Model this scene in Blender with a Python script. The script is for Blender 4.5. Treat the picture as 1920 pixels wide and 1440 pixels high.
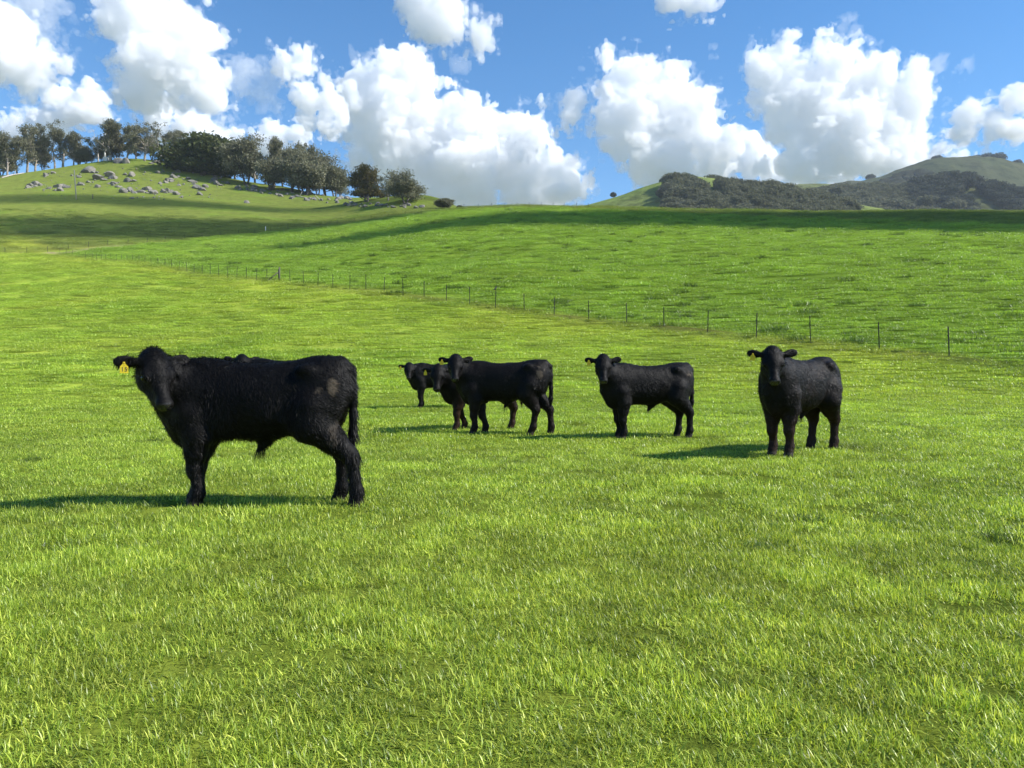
import bpy, math, random
import numpy as np
from mathutils import Vector, Matrix, Euler

# ------------------------------------------------------------------ scene, camera, sky, sun
sc = bpy.context.scene
for o in list(bpy.data.objects):
    bpy.data.objects.remove(o, do_unlink=True)
COL = sc.collection
R = math.radians
FPX = 1442.0            # focal length of the photograph in its own pixels (1920 wide)
CX, CY = 960.0, 720.0
EYE = 1.15              # lens height above the ground under it

cam_d = bpy.data.cameras.new('camera')
cam_d.sensor_fit = 'HORIZONTAL'
cam_d.sensor_width = 36.0
cam_d.lens = 36.0 * FPX / 1920.0
cam_d.clip_start = 0.05
cam_d.clip_end = 40000.0
cam = bpy.data.objects.new('camera', cam_d)
cam.location = (0, 0, EYE)
cam.rotation_euler = (R(90), 0, 0)
COL.objects.link(cam)
sc.camera = cam

SUN_EL, SUN_AZ = 41.0, 98.0      # azimuth clockwise from the view direction: sun stands to the right, a little behind
world = bpy.data.worlds.new('World')
sc.world = world
world.use_nodes = True
_nt = world.node_tree
_sky = _nt.nodes.new('ShaderNodeTexSky')
_sky.sky_type = 'NISHITA'
_sky.sun_disc = False
_sky.sun_elevation = R(SUN_EL)
_sky.sun_rotation = R(SUN_AZ)
_sky.altitude = 300.0
_sky.air_density = 1.0
_sky.dust_density = 0.1
_sky.ozone_density = 3.0
_bg = _nt.nodes['Background']
_bg.inputs[1].default_value = 0.112
_hs = _nt.nodes.new('ShaderNodeHueSaturation')
_hs.inputs['Saturation'].default_value = 1.3
_nt.links.new(_sky.outputs[0], _hs.inputs['Color'])
_nt.links.new(_hs.outputs[0], _bg.inputs[0])

sun_d = bpy.data.lights.new('sun', 'SUN')
sun_d.energy = 4.8
sun_d.angle = R(0.53)
sun_d.color = (1.0, 0.955, 0.89)
sun = bpy.data.objects.new('sun', sun_d)
SUN = Vector((math.sin(R(SUN_AZ)) * math.cos(R(SUN_EL)), math.cos(R(SUN_AZ)) * math.cos(R(SUN_EL)), math.sin(R(SUN_EL))))
sun.rotation_euler = SUN.to_track_quat('Z', 'Y').to_euler()
sun.location = (60, -20, 80)
COL.objects.link(sun)

vs = sc.view_settings
vs.view_transform = 'Standard'
vs.look = 'None'
vs.exposure = 0.78
vs.gamma = 1.0
vs.use_curve_mapping = False
cy = sc.cycles
cy.use_denoising = True
cy.denoising_prefilter = 'ACCURATE'
cy.max_bounces = 24
cy.diffuse_bounces = 3
cy.glossy_bounces = 2
cy.transmission_bounces = 4
cy.transparent_max_bounces = 24
cy.volume_bounces = 24
cy.sample_clamp_indirect = 6.0
cy.caustics_reflective = False
cy.caustics_refractive = False

# ------------------------------------------------------------------ helpers
_rng0 = np.random.default_rng(7)
_LAT = _rng0.random((64, 64, 64)).astype(np.float32) * 2 - 1

def vnoise(x, y, z=None):
    """smooth value noise in -1..1"""
    if z is None:
        z = np.zeros_like(x)
    xi = np.floor(x).astype(np.int32); yi = np.floor(y).astype(np.int32); zi = np.floor(z).astype(np.int32)
    fx = (x - xi).astype(np.float32); fy = (y - yi).astype(np.float32); fz = (z - zi).astype(np.float32)
    fx = fx * fx * fx * (fx * (fx * 6 - 15) + 10); fy = fy * fy * fy * (fy * (fy * 6 - 15) + 10); fz = fz * fz * fz * (fz * (fz * 6 - 15) + 10)
    x0 = xi & 63; x1 = (xi + 1) & 63; y0 = yi & 63; y1 = (yi + 1) & 63; z0 = zi & 63; z1 = (zi + 1) & 63
    L = _LAT
    a = L[x0, y0, z0] * (1 - fx) + L[x1, y0, z0] * fx
    b = L[x0, y1, z0] * (1 - fx) + L[x1, y1, z0] * fx
    c = L[x0, y0, z1] * (1 - fx) + L[x1, y0, z1] * fx
    d = L[x0, y1, z1] * (1 - fx) + L[x1, y1, z1] * fx
    a = a * (1 - fy) + b * fy
    c = c * (1 - fy) + d * fy
    return a * (1 - fz) + c * fz

def fbm(x, y, z=None, octv=4, gain=0.5):
    s = 0; a = 1.0; n = 0
    if z is None:
        z = np.zeros_like(x)
    for i in range(octv):
        s = s + a * vnoise(x * 2 ** i + 17.3 * i, y * 2 ** i + 5.1 * i, z * 2 ** i + 9.7 * i)
        n += a; a *= gain
    return s / n

def surface_nets(F, origin, h):
    """closed surface of F < 0 on a grid: vertices, quads"""
    nx, ny, nz = F.shape
    shp = (nx - 1, ny - 1, nz - 1)
    ncell = shp[0] * shp[1] * shp[2]
    S = F < 0
    idx_all, pts_all, quads = [], [], []
    def lin(i, j, k):
        return (i * shp[1] + j) * shp[2] + k
    for ax in range(3):
        sl0 = [slice(None)] * 3; sl1 = [slice(None)] * 3
        sl0[ax] = slice(0, -1); sl1[ax] = slice(1, None)
        s0 = S[tuple(sl0)]; s1 = S[tuple(sl1)]
        I = np.nonzero(s0 != s1)
        f0 = F[tuple(sl0)][I]; f1 = F[tuple(sl1)][I]
        t = f0 / (f0 - f1)
        P = np.stack(I, 1).astype(np.float32)
        P[:, ax] += t
        b, c = [(1, 2), (2, 0), (0, 1)][ax]
        ok = (I[b] >= 1) & (I[b] <= F.shape[b] - 2) & (I[c] >= 1) & (I[c] <= F.shape[c] - 2)
        cells = []
        for db, dc in ((-1, -1), (0, -1), (0, 0), (-1, 0)):
            q = [I[0][ok].copy(), I[1][ok].copy(), I[2][ok].copy()]
            q[b] = q[b] + db; q[c] = q[c] + dc
            L_ = lin(*q)
            cells.append(L_)
            idx_all.append(L_); pts_all.append(P[ok])
        Q = np.stack(cells, 1)
        flip = ~s0[I][ok]
        Q[flip] = Q[flip][:, ::-1]
        quads.append(Q)
    idx = np.concatenate(idx_all); pts = np.concatenate(pts_all); Q = np.concatenate(quads)
    cnt = np.bincount(idx, minlength=ncell)
    used = np.nonzero(cnt)[0]
    V = np.stack([np.bincount(idx, weights=pts[:, k], minlength=ncell)[used] / cnt[used] for k in range(3)], 1)
    remap = np.full(ncell, -1, np.int64); remap[used] = np.arange(len(used))
    return (V * h + np.asarray(origin)).astype(np.float32), remap[Q]

def np_mesh(name, V, F, mat=None, smooth=True, attrs=None):
    """mesh from numpy: V (n,3); F one (m,k) array or a list of such arrays"""
    me = bpy.data.meshes.new(name)
    Fs = F if isinstance(F, list) else [F]
    V = np.asarray(V, np.float32)
    me.vertices.add(len(V)); me.vertices.foreach_set('co', V.ravel())
    nl = sum(f.size for f in Fs); npoly = sum(len(f) for f in Fs)
    me.loops.add(nl); me.loops.foreach_set('vertex_index', np.concatenate([f.ravel() for f in Fs]).astype(np.int32))
    me.polygons.add(npoly)
    tot = np.concatenate([np.full(len(f), f.shape[1], np.int32) for f in Fs])
    st = np.zeros(npoly, np.int32); st[1:] = np.cumsum(tot)[:-1]
    me.polygons.foreach_set('loop_start', st)
    me.polygons.foreach_set('use_smooth', np.full(npoly, smooth))
    me.update(calc_edges=True)
    if mat: me.materials.append(mat)
    for k, a in (attrs or {}).items():
        a = np.asarray(a, np.float32)
        if a.ndim == 1:
            at = me.attributes.new(k, 'FLOAT', 'POINT'); at.data.foreach_set('value', a)
        else:
            if a.shape[1] == 3: a = np.concatenate([a, np.ones((len(a), 1), np.float32)], 1)
            at = me.attributes.new(k, 'FLOAT_COLOR', 'POINT'); at.data.foreach_set('color', a.ravel())
    return me

def link(name, me, parent=None, loc=(0, 0, 0), rot=(0, 0, 0), scale=(1, 1, 1)):
    o = bpy.data.objects.new(name, me)
    COL.objects.link(o)
    o.location = loc; o.rotation_euler = rot; o.scale = scale
    if parent is not None: o.parent = parent
    return o

def tag(o, label=None, cat=None, group=None, kind=None):
    if label: o['label'] = label
    if cat: o['category'] = cat
    if group: o['group'] = group
    if kind: o['kind'] = kind
    return o

def empty(name, loc=(0, 0, 0), rz=0.0):
    o = bpy.data.objects.new(name, None)
    COL.objects.link(o); o.location = loc; o.rotation_euler = (0, 0, rz); o.empty_display_size = 0.2
    return o

class N:
    """small wrapper for building node materials"""
    def __init__(s, name):
        s.m = bpy.data.materials.new(name); s.m.use_nodes = True
        s.nt = s.m.node_tree; s.nt.nodes.clear()
        s.out = s.nt.nodes.new('ShaderNodeOutputMaterial')
    def n(s, t, ins=None, **kw):
        nd = s.nt.nodes.new('ShaderNode' + t)
        for k, v in kw.items(): setattr(nd, k, v)
        for k, v in (ins or {}).items():
            if isinstance(v, bpy.types.NodeSocket): s.nt.links.new(v, nd.inputs[k])
            else: nd.inputs[k].default_value = v
        return nd
    def ramp(s, fac, stops, interp='LINEAR'):
        nd = s.nt.nodes.new('ShaderNodeValToRGB'); s.nt.links.new(fac, nd.inputs[0])
        cr = nd.color_ramp; cr.interpolation = interp
        while len(cr.elements) > 1: cr.elements.remove(cr.elements[-1])
        for i, (p, c) in enumerate(stops):
            e = cr.elements[0] if i == 0 else cr.elements.new(p)
            e.position = p; e.color = (*c, 1) if len(c) == 3 else c
        return nd.outputs[0]
    def mix(s, fac, a, b, mode='MIX'):
        nd = s.nt.nodes.new('ShaderNodeMix'); nd.data_type = 'RGBA'; nd.blend_type = mode; nd.clamp_factor = True
        for i, v in ((0, fac), (6, a), (7, b)):
            if isinstance(v, bpy.types.NodeSocket): s.nt.links.new(v, nd.inputs[i])
            else: nd.inputs[i].default_value = v if i == 0 else (*v, 1) if len(v) == 3 else v
        return nd.outputs[2]
    def noise(s, vec, scale, detail=4, rough=0.55, dist=0.0):
        nd = s.n('TexNoise', {'Scale': scale, 'Detail': detail, 'Roughness': rough, 'Distortion': dist})
        if vec is not None: s.nt.links.new(vec, nd.inputs['Vector'])
        return nd.outputs['Fac']
    def surf(s, sh, vol=None, disp=None):
        if sh is not None: s.nt.links.new(sh.outputs[0], s.out.inputs[0])
        if vol is not None: s.nt.links.new(vol.outputs[0], s.out.inputs[1])
        return s.m

def px_dir(px, py):
    return np.array([(px - CX) / FPX, 1.0, (CY - py) / FPX])

# ------------------------------------------------------------------ terrain: thin-plate spline through ground points read from the photograph
def _col(px, y_near, d_near, y_far, d_far, ds):
    """ground points of one picture column whose slope runs evenly from a near to a far point"""
    k = (y_near - y_far) / (1.0 / d_near - 1.0 / d_far); a = y_near - k / d_near
    return [(px, a + k / d, d) for d in ds]

_gp = []
_gp += _col(1780, 672, 32, 400, 190, (32, 45, 65, 100, 145, 190))
_gp += _col(2100, 720, 27, 408, 185, (27, 40, 65, 100, 145, 185))
_gp += _col(1420, 636, 39, 397, 192, (39, 55, 80, 115, 150, 192))
_gp += _col(1105, 602, 46, 389, 198, (46, 65, 95, 130, 160, 198))
_gp += _col(929, 578, 51, 388, 203, (51, 70, 100, 140, 170, 203))
_gp += [(523, 530, 74), (523, 492, 105), (523, 458, 155), (523, 434, 210)]
_gp += [(700, 549, 61), (700, 500, 90), (700, 452, 140), (720, 414, 205)]
_gp += [(393, 517, 88), (283, 497, 120), (170, 486, 150), (110, 478, 162)]
_gp += [(0, 668, 32), (0, 590, 55), (0, 520, 105), (0, 480, 160)]
_gp += [(-250, 668, 32), (-250, 590, 55), (-250, 520, 105), (-250, 476, 165), (-250, 420, 215), (-250, 375, 270), (-250, 340, 345)]
_gp += [(250, 655, 33), (250, 585, 55), (250, 520, 95), (523, 640, 34), (523, 575, 54)]
_gp += [(0, 470, 170), (0, 445, 192), (0, 408, 225), (0, 375, 262), (0, 350, 305), (0, 330, 350)]
_gp += [(220, 458, 182), (220, 438, 203), (220, 402, 238), (220, 372, 272), (220, 333, 322), (220, 303, 372)]
_gp += [(120, 460, 178), (120, 372, 268), (120, 338, 315), (120, 314, 360)]
_gp += [(430, 440, 203), (430, 404, 245), (430, 382, 278), (430, 352, 330), (400, 326, 365)]
_gp += [(320, 305, 372)]
_gp += [(640, 420, 218), (640, 398, 258), (640, 384, 300), (640, 372, 340), (540, 352, 350)]
_gp += [(740, 381, 310), (800, 388, 300), (800, 389, 335), (850, 391, 285)]
_cp = [((p - CX) / FPX * d, d, EYE + (CY - y) / FPX * d) for p, y, d in _gp]
for X_ in (-14, -7, 0, 7, 14):
    for Y_ in (-6, 0, 6, 12, 18):
        _cp.append((X_, Y_, 0.0312 * Y_))
# behind the ridges the ground falls away again
for px, d, z in ((2100, 270, 22), (1780, 280, 24), (1420, 285, 28), (1105, 290, 34), (929, 300, 40), (850, 370, 52), (640, 430, 62), (430, 460, 75), (220, 470, 84), (0, 460, 78), (-250, 460, 76)):
    _cp.append(((px - CX) / FPX * d, d, z))
_cp = np.array(_cp)
_SC = 100.0
def _tps(r2):
    return 0.5 * r2 * np.log(r2 + 1e-12)
_A = _cp[:, :2] / _SC
_n = len(_A)
_K = _tps(((_A[:, None] - _A[None]) ** 2).sum(-1)) + np.eye(_n) * 2e-5
_Pm = np.concatenate([np.ones((_n, 1)), _A], 1)
_M = np.block([[_K, _Pm], [_Pm.T, np.zeros((3, 3))]])
_W = np.linalg.solve(_M, np.concatenate([_cp[:, 2], np.zeros(3)]))

def height(X, Y):
    X = np.atleast_1d(np.asarray(X, np.float64)); Y = np.atleast_1d(np.asarray(Y, np.float64))
    shp = X.shape
    x = X.ravel() / _SC; y = Y.ravel() / _SC
    z = np.empty(len(x))
    for i in range(0, len(x), 20000):
        sl = slice(i, i + 20000)
        r2 = (x[sl, None] - _A[None, :, 0]) ** 2 + (y[sl, None] - _A[None, :, 1]) ** 2
        z[sl] = _tps(r2) @ _W[:_n] + _W[_n] + _W[_n + 1] * x[sl] + _W[_n + 2] * y[sl]
    xm = x * _SC; ym = y * _SC
    dist = np.hypot(xm, ym)
    # far away, behind every ridge, the land levels out
    t = np.clip((dist - 430) / 260, 0, 1); t = t * t * (3 - 2 * t)
    z = z * (1 - t) + 20.0 * t
    # shallow undulations of an old pasture
    f = np.clip((dist - 10) / 60, 0, 1)
    z = z + f * (0.28 * vnoise(xm / 14, ym / 14) + 0.035 * vnoise(xm / 4.0 + 9, ym / 4.0)) + 0.018 * np.clip((30 - dist) / 15, 0, 1) * vnoise(xm / 1.1 + 3, ym / 1.1)
    return z.reshape(shp)

def hz(x, y):
    return float(height([x], [y])[0])

def ground_at(px, py, dmin=2.0, dmax=480.0):
    """first ground point seen through a photo pixel; past the skyline, the ridge under it"""
    d = px_dir(px, py)
    D = np.concatenate([np.linspace(dmin, 60, 600), np.linspace(60.2, dmax, 1400)])
    z = height(d[0] * D, D)
    hit = np.nonzero(EYE + d[2] * D <= z)[0]
    if len(hit):
        D0 = D[hit[0]]
    else:
        D0 = D[np.argmax((z - EYE) / D)]
    return np.array([d[0] * D0, D0, hz(d[0] * D0, D0)])
# fence lines, read as post feet in the photograph
F1 = [(1935,693),(1780,672),(1649,658),(1520,645),(1418,636),(1327,627),(1245,617),(1175,608),(1104,601),(1039,594),(983,586),(929,579),(881,572),(837,566),(795,561),(756,556),(720,551),(686,546),(656,543),(624,540),(596,537),(569,535),(544,532),(522,529),(500,528),(481,526),(462,524),(444,523),(427,521),(410,520),(394,518),(379,516),(364,513),(350,510),(336,507),(322,504),(309,501),(296,498),(283,496),(272,494),(261,492),(249,491),(238,490),(228,490),(218,489),(208,489),(198,489),(190,489),(181,488),(173,487),(160,485),(148,483),(136,480),(124,478),(112,476)]
F2 = [(-60,477),(-25,476),(9,475),(50,474),(89,473),(128,469),(166,464),(202,460),(240,457),(276,455),(310,452),(346,449),(379,447),(413,444),(447,441),(478,438),(508,435),(540,431),(570,428),(600,425),(632,421),(664,417),(696,413),(728,409),(760,405),(790,401),(818,398),(842,395)]
F3 = [(870,392.5),(897,391.5),(922,390.5),(946,390),(969,389.5),(992,389),(1015,389),(1037,389.5),(1058,390),(1081,390.5),(1103,391.5)]
P1 = np.array([ground_at(*p) for p in F1]); P2 = np.array([ground_at(*p) for p in F2]); P3 = np.array([ground_at(*p) for p in F3])

def polyline_dist(X, Y, P):
    """distance to a polyline and the side of it (+ = left of its direction)"""
    best = np.full(X.shape, 1e9); side = np.zeros(X.shape)
    for a, b in zip(P[:-1], P[1:]):
        dx, dy = b[0] - a[0], b[1] - a[1]
        t = np.clip(((X - a[0]) * dx + (Y - a[1]) * dy) / (dx * dx + dy * dy), 0, 1)
        d = np.hypot(X - a[0] - t * dx, Y - a[1] - t * dy)
        m = d < best
        best[m] = d[m]; side[m] = (dx * (Y - a[1]) - dy * (X - a[0]))[m]
    return best, side

_L1 = P1[::3].copy(); _L1[0] = P1[0] + (P1[0] - P1[1]) * 40
_e1 = P1[-1] + (P1[-1] - P1[-6]) * 40
L1 = np.vstack([_L1, P1[-1:], [_e1]])
L2 = np.vstack([P2[0] + (P2[0] - P2[3]) * 40, P2[::3], P2[-1:], P3[::3], P3[-1] + (P3[-1] - P3[-4]) * 40])

NEAR_C = np.array([0.330, 0.435, 0.064]); RIGHT_C = np.array([0.255, 0.372, 0.050]); HILLSIDE = np.array([0.185, 0.225, 0.052]); FAR_C = np.array([0.10, 0.13, 0.04])
DRY_C = np.array([0.25, 0.235, 0.065]); TRACK_C = np.array([0.36, 0.31, 0.17]); DIRT_C = np.array([0.11, 0.085, 0.045])

def zones(X, Y):
    """grass colour of the ground: three paddocks, worn strip under the fences, a pale track"""
    d1, s1 = polyline_dist(X, Y, L1); d2, s2 = polyline_dist(X, Y, L2)
    right = (s1 < 0).astype(float)            # beyond the first fence
    hill = (s2 > 0).astype(float)
    # F1 runs from the right into the distance: points on its far side lie to the right of that direction
    w = np.clip(0.5 + np.where(right > 0, d1, -d1) / 3.0, 0, 1)
    c = NEAR_C * (1 - w[..., None]) + RIGHT_C * w[..., None]
    w2 = np.clip(0.5 + np.where(hill > 0, d2, -d2) / 3.0, 0, 1)
    c = c * (1 - w2[..., None]) + HILLSIDE * w2[..., None]
    n = fbm(X / 9, Y / 9, octv=3); n2 = fbm(X / 2.2 + 4, Y / 2.2, octv=3)
    strip = np.clip(1.3 - np.minimum(d1 / 1.7, d2 / 2.4), 0, 1) * np.clip(0.62 + 0.6 * n2, 0, 1)
    c = c * (1 - 0.62 * strip[..., None]) + DRY_C * 0.62 * strip[..., None]
    # drier yellow sward here and there on the near paddock, with a browner belt along the fence
    dry = np.clip(0.25 + 1.3 * n, 0, 1) * (1 - w) * 0.5 + np.clip(1 - d1 / 14, 0, 1) * (1 - w) * 0.35
    c = c * (1 - dry[..., None]) + np.array([0.40, 0.450, 0.068]) * dry[..., None]
    lush = np.clip(-0.1 + 1.5 * fbm(X / 6 + 40, Y / 6, octv=3), 0, 1) * 0.45
    c = c * (1 - lush[..., None]) + np.array([0.205, 0.330, 0.042]) * lush[..., None]
    # rocky hill and far pasture are paler
    return np.clip(c * (1 + 0.10 * n2[..., None]), 0.01, 1), w, w2, d1, d2

# one sheet from behind the camera to the horizon, finest near the camera
_rows = np.concatenate([np.linspace(-4, 20, 130), np.geomspace(20.25, 460, 330), np.geomspace(470, 5200, 40)])
_u = np.linspace(-1.2, 1.2, 480)
_Y = np.repeat(_rows[:, None], len(_u), 1); _X = _u[None] * (_Y + 10)
_Z = height(_X, _Y)
_c, _w, _w2, _d1, _d2 = zones(_X, _Y)
# the worn track beside the second fence
_tr = np.array([ground_at(*p) for p in ((92,474),(115,476),(132,472.5),(150,469.5),(170,466.5),(190,464),(212,461.5),(240,459.5))])
_dt, _ = polyline_dist(_X, _Y, _tr)
_k = np.clip(1.35 - _dt / 1.3, 0, 1)[..., None]
_c = _c * (1 - _k) + TRACK_C * _k
_far = np.clip((np.hypot(_X, _Y) - 420) / 100, 0, 1)[..., None]
_c = _c * (1 - _far) + FAR_C * _far
# a low bank of scuffed earth and rank grass under the near fence
_bank = np.clip(1 - _d1 / 1.1, 0, 1) * (_Y < 70) * np.clip(0.3 + 1.6 * fbm(_X / 3 + 7, _Y / 3, octv=2), 0, 1)
_Z = _Z + 0.22 * _bank
_c = _c * (1 - 0.7 * _bank[..., None]) + DIRT_C * 0.7 * _bank[..., None]
# ground colour darkened: dark soil, plus turf shade between blades painted in
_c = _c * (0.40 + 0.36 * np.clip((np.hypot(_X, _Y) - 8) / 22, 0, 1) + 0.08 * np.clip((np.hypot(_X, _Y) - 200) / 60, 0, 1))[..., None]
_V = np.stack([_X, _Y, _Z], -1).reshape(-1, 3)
_nr, _nc = _X.shape
_i = (np.arange(_nr - 1)[:, None] * _nc + np.arange(_nc - 1)[None]).ravel()
_Q = np.stack([_i, _i + 1, _i + _nc + 1, _i + _nc], 1)

def pasture_mat():
    m = N('pasture_ground')
    col = m.n('Attribute', attribute_name='Col').outputs['Color']
    pos = m.n('NewGeometry').outputs['Position']
    a = m.noise(pos, 0.35, 5, 0.6); b = m.noise(pos, 3.2, 6, 0.65); c = m.noise(pos, 22.0, 4, 0.7)
    f1 = m.ramp(a, [(0.30, (0.72, 0.76, 0.70)), (0.52, (1, 1, 1)), (0.75, (1.22, 1.16, 1.0))])
    f2 = m.ramp(b, [(0.30, (0.72, 0.75, 0.72)), (0.50, (1, 1, 1)), (0.72, (1.25, 1.2, 1.05))])
    f3 = m.ramp(c, [(0.32, (0.72, 0.74, 0.7)), (0.55, (1.05, 1.05, 1)), (0.75, (1.35, 1.3, 1.1))])
    k = m.mix(1.0, m.mix(1.0, m.mix(1.0, col, f1, 'MULTIPLY'), f2, 'MULTIPLY'), f3, 'MULTIPLY')
    bmp = m.n('Bump', {'Strength': 0.9, 'Distance': 0.08, 'Height': b})
    bm2 = m.n('Bump', {'Strength': 0.7, 'Distance': 0.03, 'Height': c, 'Normal': bmp.outputs[0]})
    d = m.n('BsdfDiffuse', {'Color': k, 'Roughness': 1.0, 'Normal': bm2.outputs[0]})
    return m.surf(d)
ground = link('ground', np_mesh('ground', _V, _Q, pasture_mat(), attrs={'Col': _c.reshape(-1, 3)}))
tag(ground, kind='structure')

# ------------------------------------------------------------------ far hills to the right
def far_hill(name, ridge, D, Dfoot, col_a, col_b, seed, zfoot=15, back=500, craggy=0.0):
    """ridge: photo pixels of the skyline; D metres to the ridge"""
    px = np.array([r[0] for r in ridge], float); py = np.array([r[1] for r in ridge], float)
    us = np.linspace(px[0], px[-1], 150)
    ys = np.interp(us, px, py)
    ys = np.convolve(np.pad(ys, 4, mode='edge'), np.hanning(11)[1:-1] / np.hanning(11).sum(), 'valid')
    ys = ys + craggy * fbm(us / 22 + seed, us * 0 + 2.0, octv=4)
    zr = EYE + (CY - ys) / FPX * D
    t = np.concatenate([np.linspace(0, 1, 46), 1 + np.linspace(0.04, 1, 14)])
    Yd = np.where(t <= 1, Dfoot + (D - Dfoot) * t, D + (t - 1) * back)
    U, T = np.meshgrid(us, t)
    Yg = np.repeat(Yd[:, None], len(us), 1)
    Xg = (U - CX) / FPX * D * (0.35 + 0.65 * Yg / D)
    prof = np.where(T <= 1, np.sin(np.clip(T, 0, 1) * math.pi / 2) ** 1.15, np.cos(np.clip(T - 1, 0, 1) * math.pi / 2))
    Z = zfoot + (zr[None] - zfoot) * prof
    rough = (1 - np.abs(T - 1)).clip(0, 1)
    Z = Z + np.clip((1 - T) * 2.2, 0.0, 1) * D * 0.010 * fbm(Xg / (D * .09) + seed, Yg / (D * .09), octv=4)
    V = np.stack([Xg, Yg, Z], -1).reshape(-1, 3)
    nr, nc = Xg.shape
    i = (np.arange(nr - 1)[:, None] * nc + np.arange(nc - 1)[None]).ravel()
    Q = np.stack([i, i + 1, i + nc + 1, i + nc], 1)
    n = fbm(Xg / 60 + seed, Yg / 60, octv=4).reshape(-1, 1)
    c = np.array(col_a) * np.clip(0.55 - 0.9 * n, 0, 1) + np.array(col_b) * np.clip(0.45 + 0.9 * n, 0, 1)
    m = N(name + '_grass')
    col = m.n('Attribute', attribute_name='Col').outputs['Color']
    pos = m.n('NewGeometry').outputs['Position']
    f = m.ramp(m.noise(pos, 0.03, 8, 0.75), [(0.36, (0.5, 0.5, 0.5)), (0.5, (1, 1, 1)), (0.66, (1.25, 1.2, 1.1))])
    bmp = m.n('Bump', {'Strength': 0.8, 'Distance': 4.0, 'Height': m.noise(pos, 0.06, 5, 0.6)})
    m.surf(m.n('BsdfDiffuse', {'Color': m.mix(1.0, col, f, 'MULTIPLY'), 'Normal': bmp.outputs[0]}))
    o = link(name, np_mesh(name, V, Q, m.m, attrs={'Col': c}))
    tag(o, kind='structure')
    return dict(us=us, zr=zr, D=D, Df=Dfoot, X=Xg, Y=Yg, Z=Z, t=t)
HILL_A = far_hill('near_side_hill', [(1040,410),(1100,392),(1130,384),(1165,374),(1200,362),(1250,347),(1290,341),(1330,345),(1380,352),(1440,360),(1500,370),(1560,385),(1640,400)], 760, 480, (0.135, 0.185, 0.042), (0.165, 0.20, 0.06), 3)
HILL_B = far_hill('middle_hill', [(1340,380),(1400,368),(1450,357),(1490,351),(1530,350),(1570,353),(1620,362),(1700,380)], 1250, 900, (0.10, 0.125, 0.04), (0.12, 0.135, 0.055), 9)
HILL_C = far_hill('bare_top_hill', [(1480,372),(1560,353),(1610,347),(1645,342),(1670,330),(1700,319),(1730,311),(1765,308),(1800,305),(1840,306),(1870,310),(1900,316),(1940,320),(2050,334),(2250,372)], 1600, 1000, (0.060, 0.075, 0.036), (0.078, 0.082, 0.046), 21, craggy=3.5)  # grass colours darkened to carry cloud shade over this hill
HILL_D = far_hill('wooded_spur', [(1440,404),(1500,380),(1560,370),(1620,362),(1680,356),(1730,345),(1780,338),(1830,342),(1880,360),(1930,374),(2010,396),(2100,410)], 1050, 700, (0.07, 0.085, 0.035), (0.085, 0.09, 0.04), 33)
# ------------------------------------------------------------------ fences
def mat_simple(name, col, rough=0.7, metal=0.0, nscale=None, amp=0.35, bump=0.0):
    m = N(name)
    c = col
    if nscale:
        pos = m.n('TexCoord').outputs['Object']
        f = m.noise(pos, nscale, 5, 0.65)
        c = m.mix(f, tuple(x * (1 - amp) for x in col), tuple(min(1, x * (1 + amp)) for x in col))
    p = m.n('BsdfPrincipled', {'Roughness': rough, 'Metallic': metal})
    if nscale:
        m.nt.links.new(c, p.inputs['Base Color'])
        if bump:
            b = m.n('Bump', {'Strength': bump, 'Distance': 0.05, 'Height': f}); m.nt.links.new(b.outputs[0], p.inputs['Normal'])
    else:
        p.inputs['Base Color'].default_value = (*col, 1)
    return m.surf(p)
M_STEEL = mat_simple('weathered_black_steel', (0.035, 0.033, 0.030), 0.75, 0.3, 8, 0.5)
M_WIRE = mat_simple('dull_galvanised_wire', (0.10, 0.10, 0.095), 0.6, 0.4)
M_POST = mat_simple('weathered_timber', (0.10, 0.085, 0.07), 0.9, 0, 6, 0.4)
M_PALE = mat_simple('pale_timber', (0.42, 0.38, 0.28), 0.85, 0, 3, 0.3)
M_WHITE = mat_simple('white_paint', (0.78, 0.78, 0.75), 0.6, 0, 3, 0.08)

def tubes(paths, sides=6):
    """paths: list of (points (n,3), radii (n)) -> V, quads"""
    Vs, Qs, off = [], [], 0
    for P, r in paths:
        P = np.asarray(P, float); r = np.broadcast_to(np.asarray(r, float), (len(P),))
        T = np.gradient(P, axis=0); T /= np.linalg.norm(T, axis=1, keepdims=True) + 1e-9
        up = np.where(np.abs(T[:, 2:3]) > 0.9, np.array([[1.0, 0, 0]]), np.array([[0, 0, 1.0]]))
        A = np.cross(T, up); A /= np.linalg.norm(A, axis=1, keepdims=True) + 1e-9
        B = np.cross(T, A)
        th = np.arange(sides) / sides * 2 * math.pi
        ring = P[:, None] + r[:, None, None] * (A[:, None] * np.cos(th)[None, :, None] + B[:, None] * np.sin(th)[None, :, None])
        n = len(P)
        Vs.append(ring.reshape(-1, 3)); Vs.append(P[[0, -1]])
        i = np.arange(n - 1)[:, None] * sides + np.arange(sides)[None]
        j = np.arange(n - 1)[:, None] * sides + (np.arange(sides)[None] + 1) % sides
        Qs.append((np.stack([i, j, j + sides, i + sides], -1).reshape(-1, 4) + off))
        k = np.arange(sides); k2 = (k + 1) % sides
        c0 = off + n * sides
        Qs.append(np.stack([k2 + off, k + off, np.full(sides, c0), np.full(sides, c0)], 1))
        Qs.append(np.stack([k + off + (n - 1) * sides, k2 + off + (n - 1) * sides, np.full(sides, c0 + 1), np.full(sides, c0 + 1)], 1))
        off += n * sides + 2
    V = np.concatenate(Vs); Q = np.concatenate(Qs)
    tri = Q[Q[:, 2] == Q[:, 3]][:, :3]; quad = Q[Q[:, 2] != Q[:, 3]]
    return V, [quad, tri]

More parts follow.
